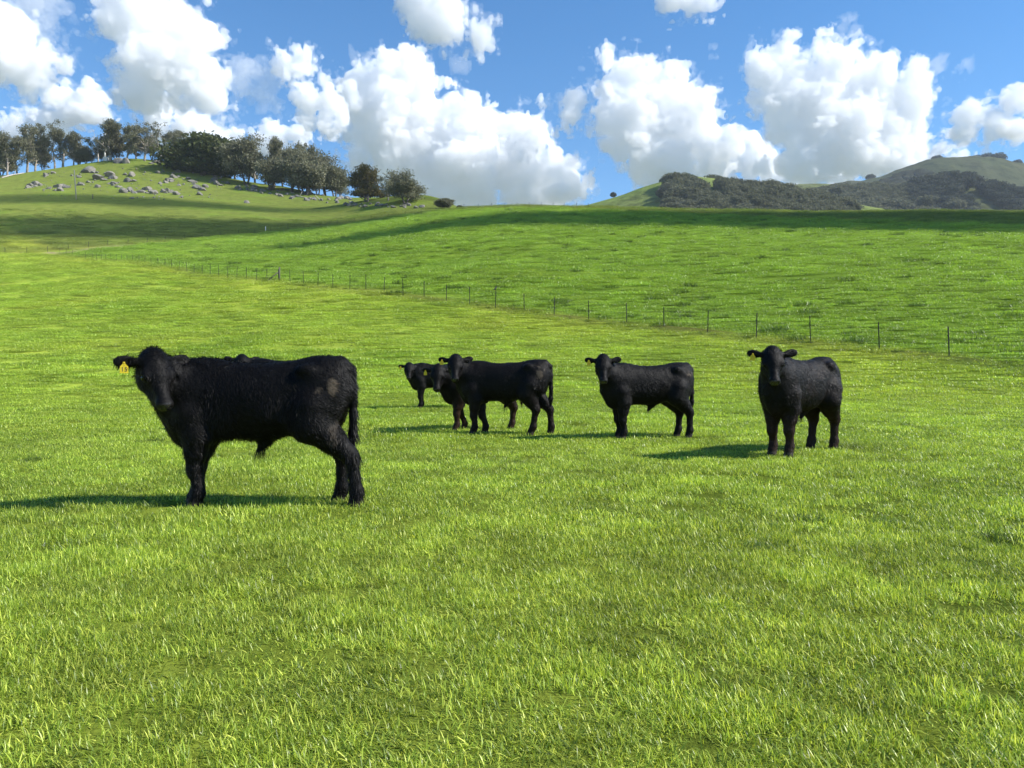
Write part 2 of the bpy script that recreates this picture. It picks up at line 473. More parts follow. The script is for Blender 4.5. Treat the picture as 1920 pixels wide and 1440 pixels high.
def picket_mesh(h, fin):
    """Y-section steel picket with a notch lug, pointed foot in the ground"""
    V, Q = [], []
    for a in (90, 210, 330):
        c, s = math.cos(R(a)), math.sin(R(a)); n = (-s * 0.004, c * 0.004)
        b = len(V)
        for z in (-0.25, h):
            V += [(n[0], n[1], z), (fin * c + n[0], fin * s + n[1], z), (fin * c - n[0], fin * s - n[1], z), (-n[0], -n[1], z)]
        Q += [(b, b + 1, b + 5, b + 4), (b + 1, b + 2, b + 6, b + 5), (b + 2, b + 3, b + 7, b + 6), (b + 3, b, b + 4, b + 7), (b + 4, b + 5, b + 6, b + 7)]
    b = len(V)
    z0 = h * 0.70
    V += [(x, y, z) for z in (z0, z0 + 0.05) for x, y in ((0.006, -0.03), (0.05, -0.03), (0.05, 0.0), (0.006, 0.0))]
    Q += [(b, b + 1, b + 2, b + 3), (b + 4, b + 7, b + 6, b + 5), (b, b + 4, b + 5, b + 1), (b + 1, b + 5, b + 6, b + 2), (b + 2, b + 6, b + 7, b + 3)]
    return np_mesh('post', np.array(V), np.array(Q), M_STEEL, smooth=False)
PICK = picket_mesh(1.28, 0.027)

def build_fence(P, label, mesh=None, wires=(0.35, 0.62, 0.88, 1.12), wr=0.0022, step=1):
    rnd = random.Random(int(abs(P[0][0] * 10)))
    root = empty('wire_fence', tuple(P[len(P) // 2]))
    tag(root, label, 'fence')
    o0 = np.array(root.location)
    for p in P:
        o = link('post', mesh or PICK, root, tuple(np.array([p[0], p[1], hz(p[0], p[1])]) - o0), (R(rnd.uniform(-2, 2)), R(rnd.uniform(-2, 2)), R(rnd.uniform(0, 360))), (1, 1, rnd.uniform(.95, 1.05)))
    for w in wires:
        pts = np.array([[p[0], p[1], hz(p[0], p[1]) + w] for p in P]) - o0
        V, F = tubes([(pts, wr)], 4)
        link('wire', np_mesh('wire', V, F, M_WIRE), root)
    return root
fence_a = build_fence(P1, 'long steel picket wire fence crossing the pasture in front of the lusher paddock')
PICK2 = picket_mesh(1.3, 0.05)
build_fence(P2, 'distant wire fence along the pale track at the foot of the rocky hill', PICK2)
build_fence(P3, 'short row of fence posts standing on the bare ridge skyline', PICK2)

# timber strainer post with its stay, part of the first fence
s0 = P1[23]
so = np.array(fence_a.location)
V, F = tubes([(np.array([[0, 0, -.3], [0, 0, 1.45]]), .075)], 8)
st = link('strainer_post', np_mesh('strainer_post', V, F, M_POST), fence_a, tuple(s0 + np.array([.1, 0, 0]) - so))
V, F = tubes([(np.array([[0, 0, 1.05], [-1.25, -0.25, -.05]]), .05)], 6)
link('stay', np_mesh('stay', V, F, M_POST), fence_a, tuple(s0 + np.array([.1, 0, 0]) - so))

# white marker post near the second fence, timber power pole and short stump on the hill
def post_thing(name, px, py, h, r, mat, label, cat, group=None, arm=False, lean=0):
    p = ground_at(px, py)
    root = empty(name, tuple(p)); tag(root, label, cat, group)
    V, F = tubes([(np.array([[0, 0, -.6], [0, 0, h * .5], [0, 0, h]]), np.array([r, r * .92, r * .8]))], 10)
    link('shaft', np_mesh('shaft', V, F, mat), root, rot=(0, lean, 0))
    V, F = tubes([(np.array([[0, 0, h], [0, 0, h + r * .8]]), np.array([r * .8, r * .3]))], 10)
    link('cap', np_mesh('cap', V, F, mat), root, rot=(0, lean, 0))
    return root
post_thing('marker_post', 498, 436, 1.6, 0.10, M_WHITE, 'white marker post beside the distant wire fence', 'post')
post_thing('wooden_pole', 143, 374, 10.2, 0.20, M_PALE, 'tall pale wooden pole standing below the boulders on the hill', 'pole', lean=R(-4))
post_thing('stump_post', 174, 373, 1.6, 0.16, M_POST, 'short dark stump post near the tall pale pole', 'post')

# white pillar on a block at the hill top
p = ground_at(199, 301.5)
t = tag(empty('survey_pillar', tuple(p)), 'white survey pillar on a square white block at the hill top', 'pillar')
def box_mesh(name, sx, sy, z0, z1, mat, bev=0.04):
    import bmesh
    bm = bmesh.new(); bmesh.ops.create_cube(bm, size=1)
    for v in bm.verts: v.co = (v.co.x * sx, v.co.y * sy, z0 + (v.co.z + .5) * (z1 - z0))
    if bev: bmesh.ops.bevel(bm, geom=bm.edges[:], offset=bev, segments=2, affect='EDGES')
    me = bpy.data.meshes.new(name); bm.to_mesh(me); bm.free(); me.materials.append(mat)
    return me
link('block', box_mesh('block', 1.9, 1.9, -.3, 1.6, M_WHITE), t, (0, 0, 0))
V, F = tubes([(np.array([[0, 0, 1.55], [0, 0, 3.6], [0, 0, 5.0]]), np.array([.42, .36, .3]))], 10)
link('shaft', np_mesh('shaft', V, F, M_WHITE), t, (-.6, 0, 0))
V, F = tubes([(np.array([[0, 0, 4.7], [0, 0, 5.3]]), np.array([.62, .62]))], 12)
link('cap', np_mesh('cap', V, F, M_WHITE), t, (-.6, 0, 0))

# ------------------------------------------------------------------ bird on a fence post
def small_bird():
    p = P1[11]
    rt = tag(empty('bird', (p[0], p[1], hz(p[0], p[1]) + 1.255)), 'small dark bird perched on top of a steel fence post', 'bird')
    h = .012
    lo = np.array([-.2, -.09, -.03]); n = np.array([36, 16, 30])
    X, Y, Z = np.meshgrid(*[lo[i] + np.arange(n[i]) * h for i in range(3)], indexing='ij')
    def rc(a, b, ra, rb):
        a = np.array(a); b = np.array(b); ab = b - a
        t = np.clip(((X - a[0]) * ab[0] + (Y - a[1]) * ab[1] + (Z - a[2]) * ab[2]) / (ab @ ab), 0, 1)
        return np.sqrt((X - a[0] - t * ab[0]) ** 2 + (Y - a[1] - t * ab[1]) ** 2 + (Z - a[2] - t * ab[2]) ** 2) - (ra + (rb - ra) * t)
    d = np.minimum.reduce([rc((-.04, 0, .08), (.04, 0, .15), .055, .045), rc((.04, 0, .15), (.06, 0, .22), .04, .042), rc((-.06, 0, .07), (-.17, 0, .02), .03, .016), rc((.08, 0, .225), (.14, 0, .215), .016, .007), rc((0, .02, .05), (.0, .02, -.01), .011, .011), rc((0, -.02, .05), (.0, -.02, -.01), .011, .011)])
    V, Q = surface_nets(d.astype(np.float32), lo, h)
    link('body', np_mesh('body', V, Q, mat_simple('dark_feathers', (.03, .03, .032), .7)), rt, rot=(0, 0, R(30)))
small_bird()

# ------------------------------------------------------------------ granite boulders on the hill
def rock_mesh(seed):
    rs = np.random.default_rng(seed)
    import bmesh
    bm = bmesh.new(); bmesh.ops.create_icosphere(bm, subdivisions=3, radius=1.0)
    V = np.array([v.co[:] for v in bm.verts]); F = np.array([[v.index for v in f.verts] for f in bm.faces]); bm.free()
    for _ in range(16):                       # flat broken faces
        n = rs.normal(size=3); n /= np.linalg.norm(n); k = rs.uniform(.48, .85)
        d = V @ n; V = V - np.where(d > k, (d - k) * .97, 0)[:, None] * n
    q = V * 1.6 + seed * 3.7
    V = V * (1 + .13 * fbm(q[:, 0], q[:, 1], q[:, 2], 4))[:, None]
    V[:, 2] = np.where(V[:, 2] < -.45, -.45 + (V[:, 2] + .45) * .2, V[:, 2])
    return np_mesh('boulder', V, F, M_ROCK, smooth=False)
def rock_mat():
    m = N('lichened_granite')
    tc = m.n('TexCoord').outputs['Object']; oi = m.n('ObjectInfo').outputs['Random']
    a = m.noise(tc, 2.2, 6, .65); b = m.noise(tc, 9, 4, .7)
    c = m.mix(m.ramp(a, [(.35, (0, 0, 0)), (.65, (1, 1, 1))]), (.085, .083, .076), (.235, .222, .19))
    c = m.mix(m.ramp(b, [(.5, (0, 0, 0)), (.68, (.8, .8, .8))]), c, (.05, .055, .045))
    c = m.mix(oi, c, m.mix(.35, c, (.34, .31, .25)))
    bmp = m.n('Bump', {'Strength': .8, 'Distance': .15, 'Height': b})
    return m.surf(m.n('BsdfPrincipled', {'Base Color': c, 'Roughness': .95, 'Normal': bmp.outputs[0]}))
M_ROCK = rock_mat()
ROCKS = [rock_mesh(s) for s in range(11, 19)]
rnd = random.Random(5)
def rock(px, py, w, label, group, dark=False):
    p = ground_at(px, py)
    D = p[1]; s = w / FPX * D * .56
    o = link('boulder', rnd.choice(ROCKS), None, (p[0], p[1], p[2] + s * .04), (R(rnd.uniform(-14, 14)), R(rnd.uniform(-14, 14)), R(rnd.uniform(0, 360))),
             (s * rnd.uniform(.9, 1.2), s * rnd.uniform(.8, 1.1), s * rnd.uniform(.6, .98)))
    tag(o, label, 'boulder', group)
for px, py, w, lab in ((152,347,20,'round grey boulder just beside the tall pale pole'),(226,305,24,'dark boulder crowning the hill top under the gum trees'),(237,306,18,'smaller dark boulder leaning on the hill top boulder'),
                       (463,381,13,'lone pale pyramid-shaped rock low on the open slope'),(165,322,26,'jagged outcrop boulder above the round grey boulder'),(187,336,22,'big rounded boulder in the cluster under the outcrop'),
                       (241,341,19,'pale-faced boulder alone in the middle of the slope'),(182,351,16,'low flat boulder under the rounded boulder cluster')):
    rock(px, py, w, lab, None)
MID = [(175,324,12),(195,338,12),(206,330,19),(213,335,15),(167,342,9),(202,326,12),(53,352,12),(66,346,15),(57,348,10),(75,348,11),(91,354,11),(110,351,17),(126,352,14),(113,358,13),(85,330,10),(100,325,9),(118,350,9),
       (246,330,15),(252,340,9),(215,345,13),(222,351,11),(233,361,16),(243,359,14),(253,362,13),(262,361,11),(275,356,17),(270,361,11),(288,363,14),(281,360,9),(314,358,16),(322,361,13),(331,365,15),(306,361,12),(326,333,14),(319,339,17),(313,338,12),(336,348,9),(310,343,9),(300,345,8),(360,341,13),(371,353,17),(379,357,13),(374,365,11),(386,351,12),(364,346,9),(298,325,11),(334,323,11),(292,305,15),(300,303,11),(315,306,11),(405,346,14),(398,340,10),(352,336,9),(340,370,8),(288,371,7),(248,372,8),(205,345,8),(135,330,8),(148,333,8)]
for px, py, w in MID:
    for q in range(2):
        rock(px + q * rnd.uniform(-11, 11), py + q * rnd.uniform(-3, 4), w * (1.12 - .5 * q), 'grey granite boulder lying among others on the green rocky slope', 'boulders on the open rocky slope')
for i in range(100):
    # dark jumble of stone under the grove
    t_ = rnd.random(); px = 400 + 400 * t_; base = np.interp(px, [400, 450, 520, 600, 660, 720, 800], [338, 352, 364, 374, 381, 385, 389])
    py = base + rnd.uniform(-9, 7) * (1 if px < 700 else .5)
    rock(px, py, rnd.uniform(5, 13), 'grey stone in the rocky jumble under the gum grove', 'stones under the gum grove')
_nloose = 0; _tiny = []
while _nloose < 60 or len(_tiny) < 260:
    px = rnd.uniform(45, 420); py = rnd.uniform(306, 375)
    if py < np.interp(px, [45, 150, 220, 300, 420], [335, 318, 308, 306, 338]): continue
    # stones lie thickest round the outcrops
    if min((px - q[0]) ** 2 + 4 * (py - q[1]) ** 2 for q in MID) > rnd.uniform(0, 1) ** 2 * 2600: continue
    if _nloose < 60:
        rock(px, py, rnd.uniform(2.8, 5.5), 'small loose stone scattered over the green rocky slope', 'loose stones on the rocky slope'); _nloose += 1
    else:
        _tiny.append((px, py, rnd.uniform(1.4, 2.6)))
# ------------------------------------------------------------------ trees
def leaf_mat(name, a, b, trans=0.38):
    m = N(name)
    pos = m.n('NewGeometry').outputs['Position']; rnd_ = m.n('NewGeometry').outputs['Random Per Island']
    c = m.mix(rnd_, a, b)
    oi = m.n('ObjectInfo').outputs['Random']
    c = m.mix(m.n('Math', {0: oi, 1: 0.4}, operation='MULTIPLY').outputs[0], c, m.mix(.4, c, (0.12, 0.11, 0.06)))
    d = m.n('BsdfPrincipled', {'Base Color': c, 'Roughness': .7, 'Specular IOR Level': .12})
    t = m.n('BsdfTranslucent', {'Color': c})
    mx = m.n('MixShader', {0: trans, 1: d.outputs[0], 2: t.outputs[0]})
    return m.surf(mx)
def bark_mat(name, a, b):
    m = N(name)
    tc = m.n('TexCoord').outputs['Object']
    f = m.noise(tc, 1.6, 6, .7)
    c = m.mix(m.ramp(f, [(.38, (0, 0, 0)), (.62, (1, 1, 1))]), a, b)
    return m.surf(m.n('BsdfPrincipled', {'Base Color': c, 'Roughness': .9}))
M_GUM = leaf_mat('gum_leaves', (.130, .136, .080), (.250, .245, .155))
M_DARK = leaf_mat('dark_evergreen_leaves', (.036, .058, .017), (.105, .125, .040), .25)
M_BRONZE = leaf_mat('bronze_leaves', (.115, .100, .036), (.210, .170, .070))
M_FARLEAF = leaf_mat('far_wood_leaves', (.105, .115, .066), (.180, .185, .115))
M_FARDARK = leaf_mat('shaded_wood_leaves', (.040, .050, .040), (.080, .092, .072))  # shade over the dark wood put into a darker leaf colour
M_BARK = bark_mat('pale_gum_bark', (.16, .13, .10), (.42, .38, .32))
M_BARKD = bark_mat('dark_bark', (.05, .042, .034), (.13, .11, .09))
M_DEAD = bark_mat('bleached_dead_wood', (.30, .27, .23), (.55, .51, .45))

def gum_tree(seed, H=18.0, fork=.3, spread=.75, stems=1, dens=1.0, leaf=.42, levels=3, up=.5, bare=False, clump=1.45, nleaf=56, side=True):
    """skeleton of bending limbs, leaf clumps around the outer twigs -> (trunk V,F), (leaf V,F)"""
    rs = np.random.default_rng(seed)
    paths, tips = [], []
    def grow(p, d, L, r, lev):
        n = 5; pts = [p]; q = p.copy(); dd = d.copy()
        for i in range(n):
            dd = dd + rs.normal(size=3) * (.16 if lev else .07) + np.array([0, 0, .07 * up])
            dd /= np.linalg.norm(dd); q = q + dd * L / n; pts.append(q.copy())
            if (lev >= 1 and i >= 1 or i >= 3 and H < 19 and stems > 1) and rs.random() < .6 * dens: tips.append((q.copy(), lev))
            if lev == 0 and i >= 1 and side and rs.random() < .8:
                a = rs.uniform(0, 6.28); sd = np.array([math.cos(a), math.sin(a), .55]); sd /= np.linalg.norm(sd)
                grow(q.copy(), sd, L * rs.uniform(.5, .8), r * .4, max(levels - 1, 1))
        paths.append((np.array(pts), np.linspace(r, r * .55, n + 1)))
        if lev >= levels:
            tips.append((q.copy(), lev)); return
        k = 3 if rs.random() < .6 else 2
        a0 = rs.uniform(0, 6.28)
        for j in range(k):
            a = a0 + j * 6.28 / k + rs.uniform(-.5, .5); s = spread * rs.uniform(.55, 1.25)
            nd = dd * (1 - .25 * s) + np.array([math.cos(a), math.sin(a), .15 * up]) * s
            nd /= np.linalg.norm(nd)
            grow(q.copy(), nd, L * rs.uniform(.58, .86), r * .55 * (1 if k == 2 else .9), lev + 1)
    for s in range(stems):
        a = rs.uniform(0, 6.28); lean = .10 if stems == 1 else .33
        d = np.array([math.cos(a) * lean, math.sin(a) * lean, 1.0]); d /= np.linalg.norm(d)
        grow(np.array([math.cos(a) * .25 * (stems > 1), math.sin(a) * .25 * (stems > 1), -.4]), d, H * fork * (rs.uniform(.8, 1.15)), H * (.021 if stems == 1 else .014), 0)
    TV, TF = tubes(paths, 6)
    LV = LF = None
    if not bare:
        C = []
        for p, lev in tips:
            n = int(nleaf * rs.uniform(.5, 1.3) * dens)
            rad = clump * rs.uniform(.6, 1.25)
            u = rs.normal(size=(n, 3)); u /= np.linalg.norm(u, axis=1, keepdims=True)
            u *= rs.random((n, 1)) ** (1 / 2.2) * rad; u[:, 2] *= .8
            C.append(p + u)
        C = np.concatenate(C); C = C[C[:, 2] > H * (.1 if stems < 4 else .03)]
        n = len(C)
        a = rs.normal(size=(n, 3)); a[:, 2] -= .5; a /= np.linalg.norm(a, axis=1, keepdims=True)
        b = np.cross(a, rs.normal(size=(n, 3))); b /= np.linalg.norm(b, axis=1, keepdims=True) + 1e-9
        l = leaf * rs.uniform(.6, 1.4, (n, 1))
        LV = np.stack([C - a * l * .5, C + b * l * .28, C + a * l * .5, C - b * l * .28], 1).reshape(-1, 3)
        LF = np.arange(n * 4).reshape(-1, 4)
    top = (LV if LV is not None else TV)[:, 2].max()
    k = H / top
    return TV * k, TF, (LV * k if LV is not None else None), LF

def proto(name, mat_leaf, mat_bark, **kw):
    TV, TF, LV, LF = gum_tree(**kw)
    tr = np_mesh('trunk', TV, TF, mat_bark)
    cr = np_mesh('crown', LV, LF, mat_leaf, smooth=False) if LV is not None else None
    ref = LV if LV is not None else TV
    w = np.percentile(ref[:, 0], 98) - np.percentile(ref[:, 0], 2)
    return dict(trunk=tr, crown=cr, H=kw.get('H', 18.0), W=w, zl=(np.percentile(LV[:, 2], 2) if LV is not None else 0))
PR = {
 'tall1': proto('a', M_GUM, M_BARK, seed=2, fork=.26, spread=.62, up=1.0, clump=1.1, nleaf=44),
 'tall2': proto('b', M_GUM, M_BARK, seed=5, fork=.25, clump=1.2, nleaf=46, spread=.64, up=1.0),
 'open': proto('c', M_GUM, M_BARK, seed=9, fork=.30, spread=.8, up=.8, dens=.55, clump=1.1),
 'wide1': proto('d', M_GUM, M_BARKD, seed=12, fork=.17, clump=1.8, spread=.85, up=.5, stems=2, dens=1.0),
 'wide2': proto('e', M_GUM, M_BARKD, seed=16, fork=.15, clump=1.7, spread=.9, up=.4, stems=3, dens=.9),
 'dense': proto('f', M_DARK, M_BARKD, seed=21, fork=.11, spread=1.05, up=.25, stems=4, dens=1.35, clump=1.9, nleaf=95, leaf=.45),
 'bronze': proto('g', M_BRONZE, M_BARKD, seed=25, fork=.17, clump=1.25, spread=.7, up=.55, stems=3, dens=.9),
 'dead': proto('h', M_GUM, M_DEAD, seed=31, fork=.34, spread=.7, up=.6, bare=True),
 'scrub': proto('i', M_GUM, M_BARKD, seed=37, fork=.15, spread=1.0, up=.3, stems=4, dens=.8, clump=1.3),
}
def tree(kind, px, py, top, width, label, group=None, rz=None, D=None, name='gum_tree'):
    p = ground_at(px, py)
    if D is not None:
        p = np.array([(px - CX) / FPX * D, D, hz((px - CX) / FPX * D, D)])
    pr = PR[kind]
    Hm = (EYE + (CY - top) / FPX * p[1]) - p[2]
    kz = Hm / pr['H']; kx = width / FPX * p[1] / pr['W']
    kx = min(max(kx, kz * .55), kz * 1.5)
    r = tag(empty(name, tuple(p)), label, 'tree', group)
    r.rotation_euler = (0, 0, rnd.uniform(0, 6.28) if rz is None else rz)
    link('trunk', pr['trunk'], r, scale=(kx, kx, kz))
    if pr['crown']: link('crown', pr['crown'], r, scale=(kx, kx, kz))
    return r
tree('tall1', -14, 333, 262, 62, 'dense gum tree where the wood leaves the frame')
tree('tall2', 14, 331, 246, 46, 'dark leafy gum next to the tall narrow-topped gum')
tree('tall1', 51, 323, 229, 46, 'tall narrow-topped gum with twin pale trunks')
tree('tall2', 66, 321, 250, 40, 'shorter gum crowding the twin-trunked gum')
tree('open', 103, 313, 224, 44, 'leaning white-trunked gum with a high thin crown')
tree('tall2', 118, 311, 240, 46, 'bushy gum with reddish trunks beside the leaning white gum')
tree('tall1', 138, 309, 256, 30, 'low gum at the end of the first tree clump')
tree('dead', 184, 303, 236, 50, 'bare dead tree with bleached forked trunk', name='dead_tree')
tree('wide1', 162, 304, 272, 34, 'small dark gum at the foot of the dead tree')
tree('tall2', 208, 302, 224, 56, 'thick-crowned gum behind the white survey pillar')
tree('tall1', 238, 302, 232, 42, 'gum rising over the dark hill top boulder')
tree('open', 271, 302, 223, 54, 'airy gum with bare lower limbs near the round dark tree')
tree('open', 302, 304, 232, 58, 'thin-leaved gum half behind the round dark tree')
tree('tall2', 326, 306, 244, 46, 'gum crown showing over the shoulder of the round dark tree')
tree('dense', 374, 328, 247, 98, 'round dense dark green tree on the rocky hill shoulder', name='evergreen_tree')
tree('wide1', 462, 346, 251, 70, 'broad gum next after the round dark tree')
tree('tall1', 440, 336, 258, 40, 'gum squeezed between the round dark tree and the broad gum')
tree('tall2', 515, 352, 255, 44, 'gum with the highest top in the dense grove')
tree('wide1', 545, 360, 266, 60, 'grove gum with a lumpy grey-green crown')
tree('wide2', 505, 357, 290, 56, 'low spreading gum at the front of the grove')
tree('tall1', 580, 360, 262, 44, 'gum with pale bare limbs showing in its crown')
tree('wide2', 572, 366, 292, 74, 'many-stemmed gum leaning over fallen logs')
tree('wide1', 612, 363, 284, 66, 'wide gum on the outer edge of the grove')
tree('wide2', 628, 366, 304, 50, 'lower gum closing the grove')
tree('bronze', 686, 379, 303, 64, 'bronze-leaved bushy tree standing apart from the grove', name='bushy_tree')
tree('open', 728, 377, 318, 34, 'thin sapling between the bronze tree and the last large gum')
tree('wide1', 762, 383, 315, 66, 'last large gum at the low end of the rocky ridge')
tree('scrub', 831, 391, 372, 40, 'small dark shrub alone where the rocky ridge meets the pasture', name='shrub')
tree('scrub', 862, 391.5, 385, 14, 'tiny leafless scrub on the bare ridge', name='shrub')
for px, py, top, w, kd in ((4,330,268,40,'wide1'),(32,327,262,36,'tall1'),(82,318,262,34,'wide1'),(146,308,268,30,'wide2'),(190,304,258,36,'wide1'),(222,303,250,38,'wide1'),(255,303,252,36,'tall1'),(286,303,250,34,'wide1'),(428,334,282,40,'wide1'),(478,344,276,44,'tall1'),(530,352,280,40,'tall2'),(560,357,276,44,'tall1'),(596,359,286,44,'wide1'),(640,368,310,36,'wide1')):
    q = ground_at(px, py); tree(kd, px, py, top, w, 'gum tree standing in the back row of the hill top wood', 'back row gums of the hill top wood', D=min(q[1] + 14, 395))

# fallen timber at the foot of the grove
def log(px0, py0, px1, py1, r, label):
    a = ground_at(px0, py0); b = ground_at(px1, py1)
    a[2] += r * .6; b[2] += r * .6
    P = np.linspace(a, b, 5) - a
    P[1:-1, 2] += np.array([.15, .25, .1]) + 0 * P[1:-1, 2]
    V, F = tubes([(P, np.linspace(r, r * .6, 5)), (np.array([P[2], P[2] + np.array([.6, .3, 1.2]), P[2] + np.array([1.0, .4, 2.0])]), np.array([r * .5, r * .35, r * .2]))], 7)
    tag(link('fallen_log', np_mesh('fallen_log', V, F, M_DEAD), None, tuple(a)), label, 'log')
log(583, 360, 600, 376, .35, 'bleached fallen log slanting down the rocky slope under the grove')
log(548, 368, 575, 372, .25, 'grey fallen log lying flat under the many-stemmed gum')
log(3, 334, 45, 325, .3, 'long fallen log on the grass before the hill top wood')

# ------------------------------------------------------------------ far trees one can tell apart, and woods that read as one mass
def surf_on(h, px, t_):
    """point on a far hill at ridge pixel px and slope position t (0 foot, 1 ridge)"""
    i = np.argmin(np.abs(h['us'] - px)); j = np.argmin(np.abs(h['t'] - t_))
    return np.array([h['X'][j, i], h['Y'][j, i], h['Z'][j, i]])
FAR = {}
for k, (sd, mt) in {'a': (41, M_FARLEAF), 'b': (44, M_FARLEAF), 'c': (47, M_FARDARK)}.items():
    FAR[k] = proto('far', mt, M_BARKD, seed=sd, fork=.2, spread=.85, up=.5, stems=2, levels=2, dens=1.1, leaf=.8, clump=2.2, nleaf=60, H=12.0, side=False)
def far_tree(h, px, t_, H, label, kind='c', w=1.0):
    p = surf_on(h, px, t_)
    pr = FAR[kind]; k = H / 12.0
    r = tag(empty('hill_tree', tuple(p)), label, 'tree')
    link('trunk', pr['trunk'], r, scale=(k * w, k * w, k)); link('crown', pr['crown'], r, scale=(k * w, k * w, k))
far_tree(HILL_A, 1147, .93, 6, 'small lone tree at the foot of the bright green hill', w=.9)
far_tree(HILL_A, 1228, .62, 11, 'dark tree on the bright green hillside before the wood')
far_tree(HILL_A, 1246, .64, 9, 'second dark tree on the bright green hillside at the wood edge', w=.8)
far_tree(HILL_A, 1238, .96, 5, 'thin tree just under the crest of the bright green hill', w=.6)
far_tree(HILL_C, 1632, .98, 14, 'lone round tree on the saddle of the far hills', w=1.3)
far_tree(HILL_C, 1752, .98, 13, 'small tree on the rounded top of the bare hill', w=1.6)
far_tree(HILL_C, 1848, .98, 17, 'tree in the summit row of the bare hill', w=1.5)
far_tree(HILL_C, 1868, .98, 21, 'largest tree of the summit row on the bare hill', w=1.4)
far_tree(HILL_C, 1826, .98, 12, 'low bush at the end of the summit row on the bare hill', w=2.0)
far_tree(HILL_C, 1905, .98, 15, 'tree past the summit row on the bare hill', w=1.2)

def instancer(name, pts, rot, scl, idx, meshes, tint=None, label=None, cat=None):
    """one object of kind stuff: copies of small meshes set on points by geometry nodes"""
    pool = bpy.data.collections.new(name + '_pieces')
    for i, me in enumerate(meshes):
        o = bpy.data.objects.new('%s_piece_%02d' % (name, i), me); pool.objects.link(o)
    me = np_mesh(name, pts, np.zeros((0, 3), np.int32))
    at = me.attributes.new('rot', 'FLOAT_VECTOR', 'POINT'); at.data.foreach_set('vector', np.asarray(rot, np.float32).ravel())
    at = me.attributes.new('scl', 'FLOAT_VECTOR', 'POINT'); at.data.foreach_set('vector', np.asarray(scl, np.float32).ravel())
    at = me.attributes.new('idx', 'INT', 'POINT'); at.data.foreach_set('value', np.asarray(idx, np.int32))
    if tint is not None:
        at = me.attributes.new('tint', 'FLOAT_COLOR', 'POINT')
        at.data.foreach_set('color', np.concatenate([tint, np.ones((len(tint), 1))], 1).astype(np.float32).ravel())
    ng = bpy.data.node_groups.new(name + '_nodes', 'GeometryNodeTree')
    ng.interface.new_socket('Geometry', in_out='INPUT', socket_type='NodeSocketGeometry')
    ng.interface.new_socket('Geometry', in_out='OUTPUT', socket_type='NodeSocketGeometry')
    gi = ng.nodes.new('NodeGroupInput'); go = ng.nodes.new('NodeGroupOutput')
    ip = ng.nodes.new('GeometryNodeInstanceOnPoints')
    ci = ng.nodes.new('GeometryNodeCollectionInfo'); ci.inputs['Collection'].default_value = pool
    ci.inputs['Separate Children'].default_value = True; ci.inputs['Reset Children'].default_value = True
    def attr(nm, ty):
        n = ng.nodes.new('GeometryNodeInputNamedAttribute'); n.data_type = ty; n.inputs['Name'].default_value = nm
        return n.outputs['Attribute']
    L = ng.links.new
    L(gi.outputs[0], ip.inputs['Points']); L(ci.outputs[0], ip.inputs['Instance'])
    ip.inputs['Pick Instance'].default_value = True
    L(attr('idx', 'INT'), ip.inputs['Instance Index'])
    e2r = ng.nodes.new('FunctionNodeEulerToRotation'); L(attr('rot', 'FLOAT_VECTOR'), e2r.inputs[0]); L(e2r.outputs[0], ip.inputs['Rotation'])
    L(attr('scl', 'FLOAT_VECTOR'), ip.inputs['Scale'])
    L(ip.outputs[0], go.inputs[0])
    o = link(name, me)
    md = o.modifiers.new('scatter', 'NODES'); md.node_group = ng
    return tag(o, label, cat, None, 'stuff')

def joined(pr):
    """trunk and crown as one mesh for the far woods"""
    a, b = pr['trunk'], pr['crown']
    def arr(me):
        V = np.empty(len(me.vertices) * 3, np.float32); me.vertices.foreach_get('co', V)
        return V.reshape(-1, 3)
    LV = arr(b); LF = np.arange(len(LV)).reshape(-1, 4)
    me = np_mesh('far_tree', LV, LF, b.materials[0], smooth=False)
    return me
def far_wood(name, h, poly, n, Hm, kinds, label, seed, gap=-.42):
    """poly: photo outline of the wood; trees stand on hill h wherever the outline covers it"""
    rs = np.random.default_rng(seed)
    poly = np.array(poly, float)
    X, Y, Z = h['X'], h['Y'], h['Z']
    pts = []
    nr, nc = X.shape
    while len(pts) < n:
        r = rs.uniform(0, 45.9); c = rs.uniform(0, nc - 1.01); i, j = int(r), int(c); fr, fc = r - i, c - j
        q = [(A[i, j] * (1 - fr) + A[i + 1, j] * fr) * (1 - fc) + (A[i, j + 1] * (1 - fr) + A[i + 1, j + 1] * fr) * fc for A in (X, Y, Z)]
        px = CX + q[0] / q[1] * FPX; py = CY - (q[2] + Hm * .5 - EYE) / q[1] * FPX
        inside = False
        k = len(poly) - 1
        for m_ in range(len(poly)):
            if (poly[m_, 1] > py) != (poly[k, 1] > py) and px < (poly[k, 0] - poly[m_, 0]) * (py - poly[m_, 1]) / (poly[k, 1] - poly[m_, 1]) + poly[m_, 0]: inside = not inside
            k = m_
        if inside and vnoise(np.array([q[0] / 42.0]), np.array([q[1] / 60.0]), np.array([seed * 1.0]))[0] > gap: pts.append(q)
    pts = np.array(pts)
    s = Hm / 12.0 * rs.uniform(.7, 1.25, n)
    scl = np.stack([s * rs.uniform(.9, 1.3, n), s * rs.uniform(.9, 1.3, n), s], 1)
    rot = np.stack([np.zeros(n), np.zeros(n), rs.uniform(0, 6.28, n)], 1)
    instancer(name, pts, rot, scl, rs.integers(0, len(kinds), n), [joined(FAR[k]) for k in kinds], label=label, cat='wood')
far_wood('hillside_wood', HILL_A, [(1252,338),(1300,335),(1380,345),(1450,352),(1530,366),(1600,385),(1600,440),(1262,440),(1248,380)], 700, 10, 'ab', 'grey-green gum wood covering the side of the bright green hill', 3)
far_wood('valley_wood', HILL_D, [(1470,396),(1500,366),(1560,355),(1625,350),(1700,352),(1700,440),(1470,440)], 560, 11, 'ab', 'grey gum wood on the spur below the middle hill', 4)
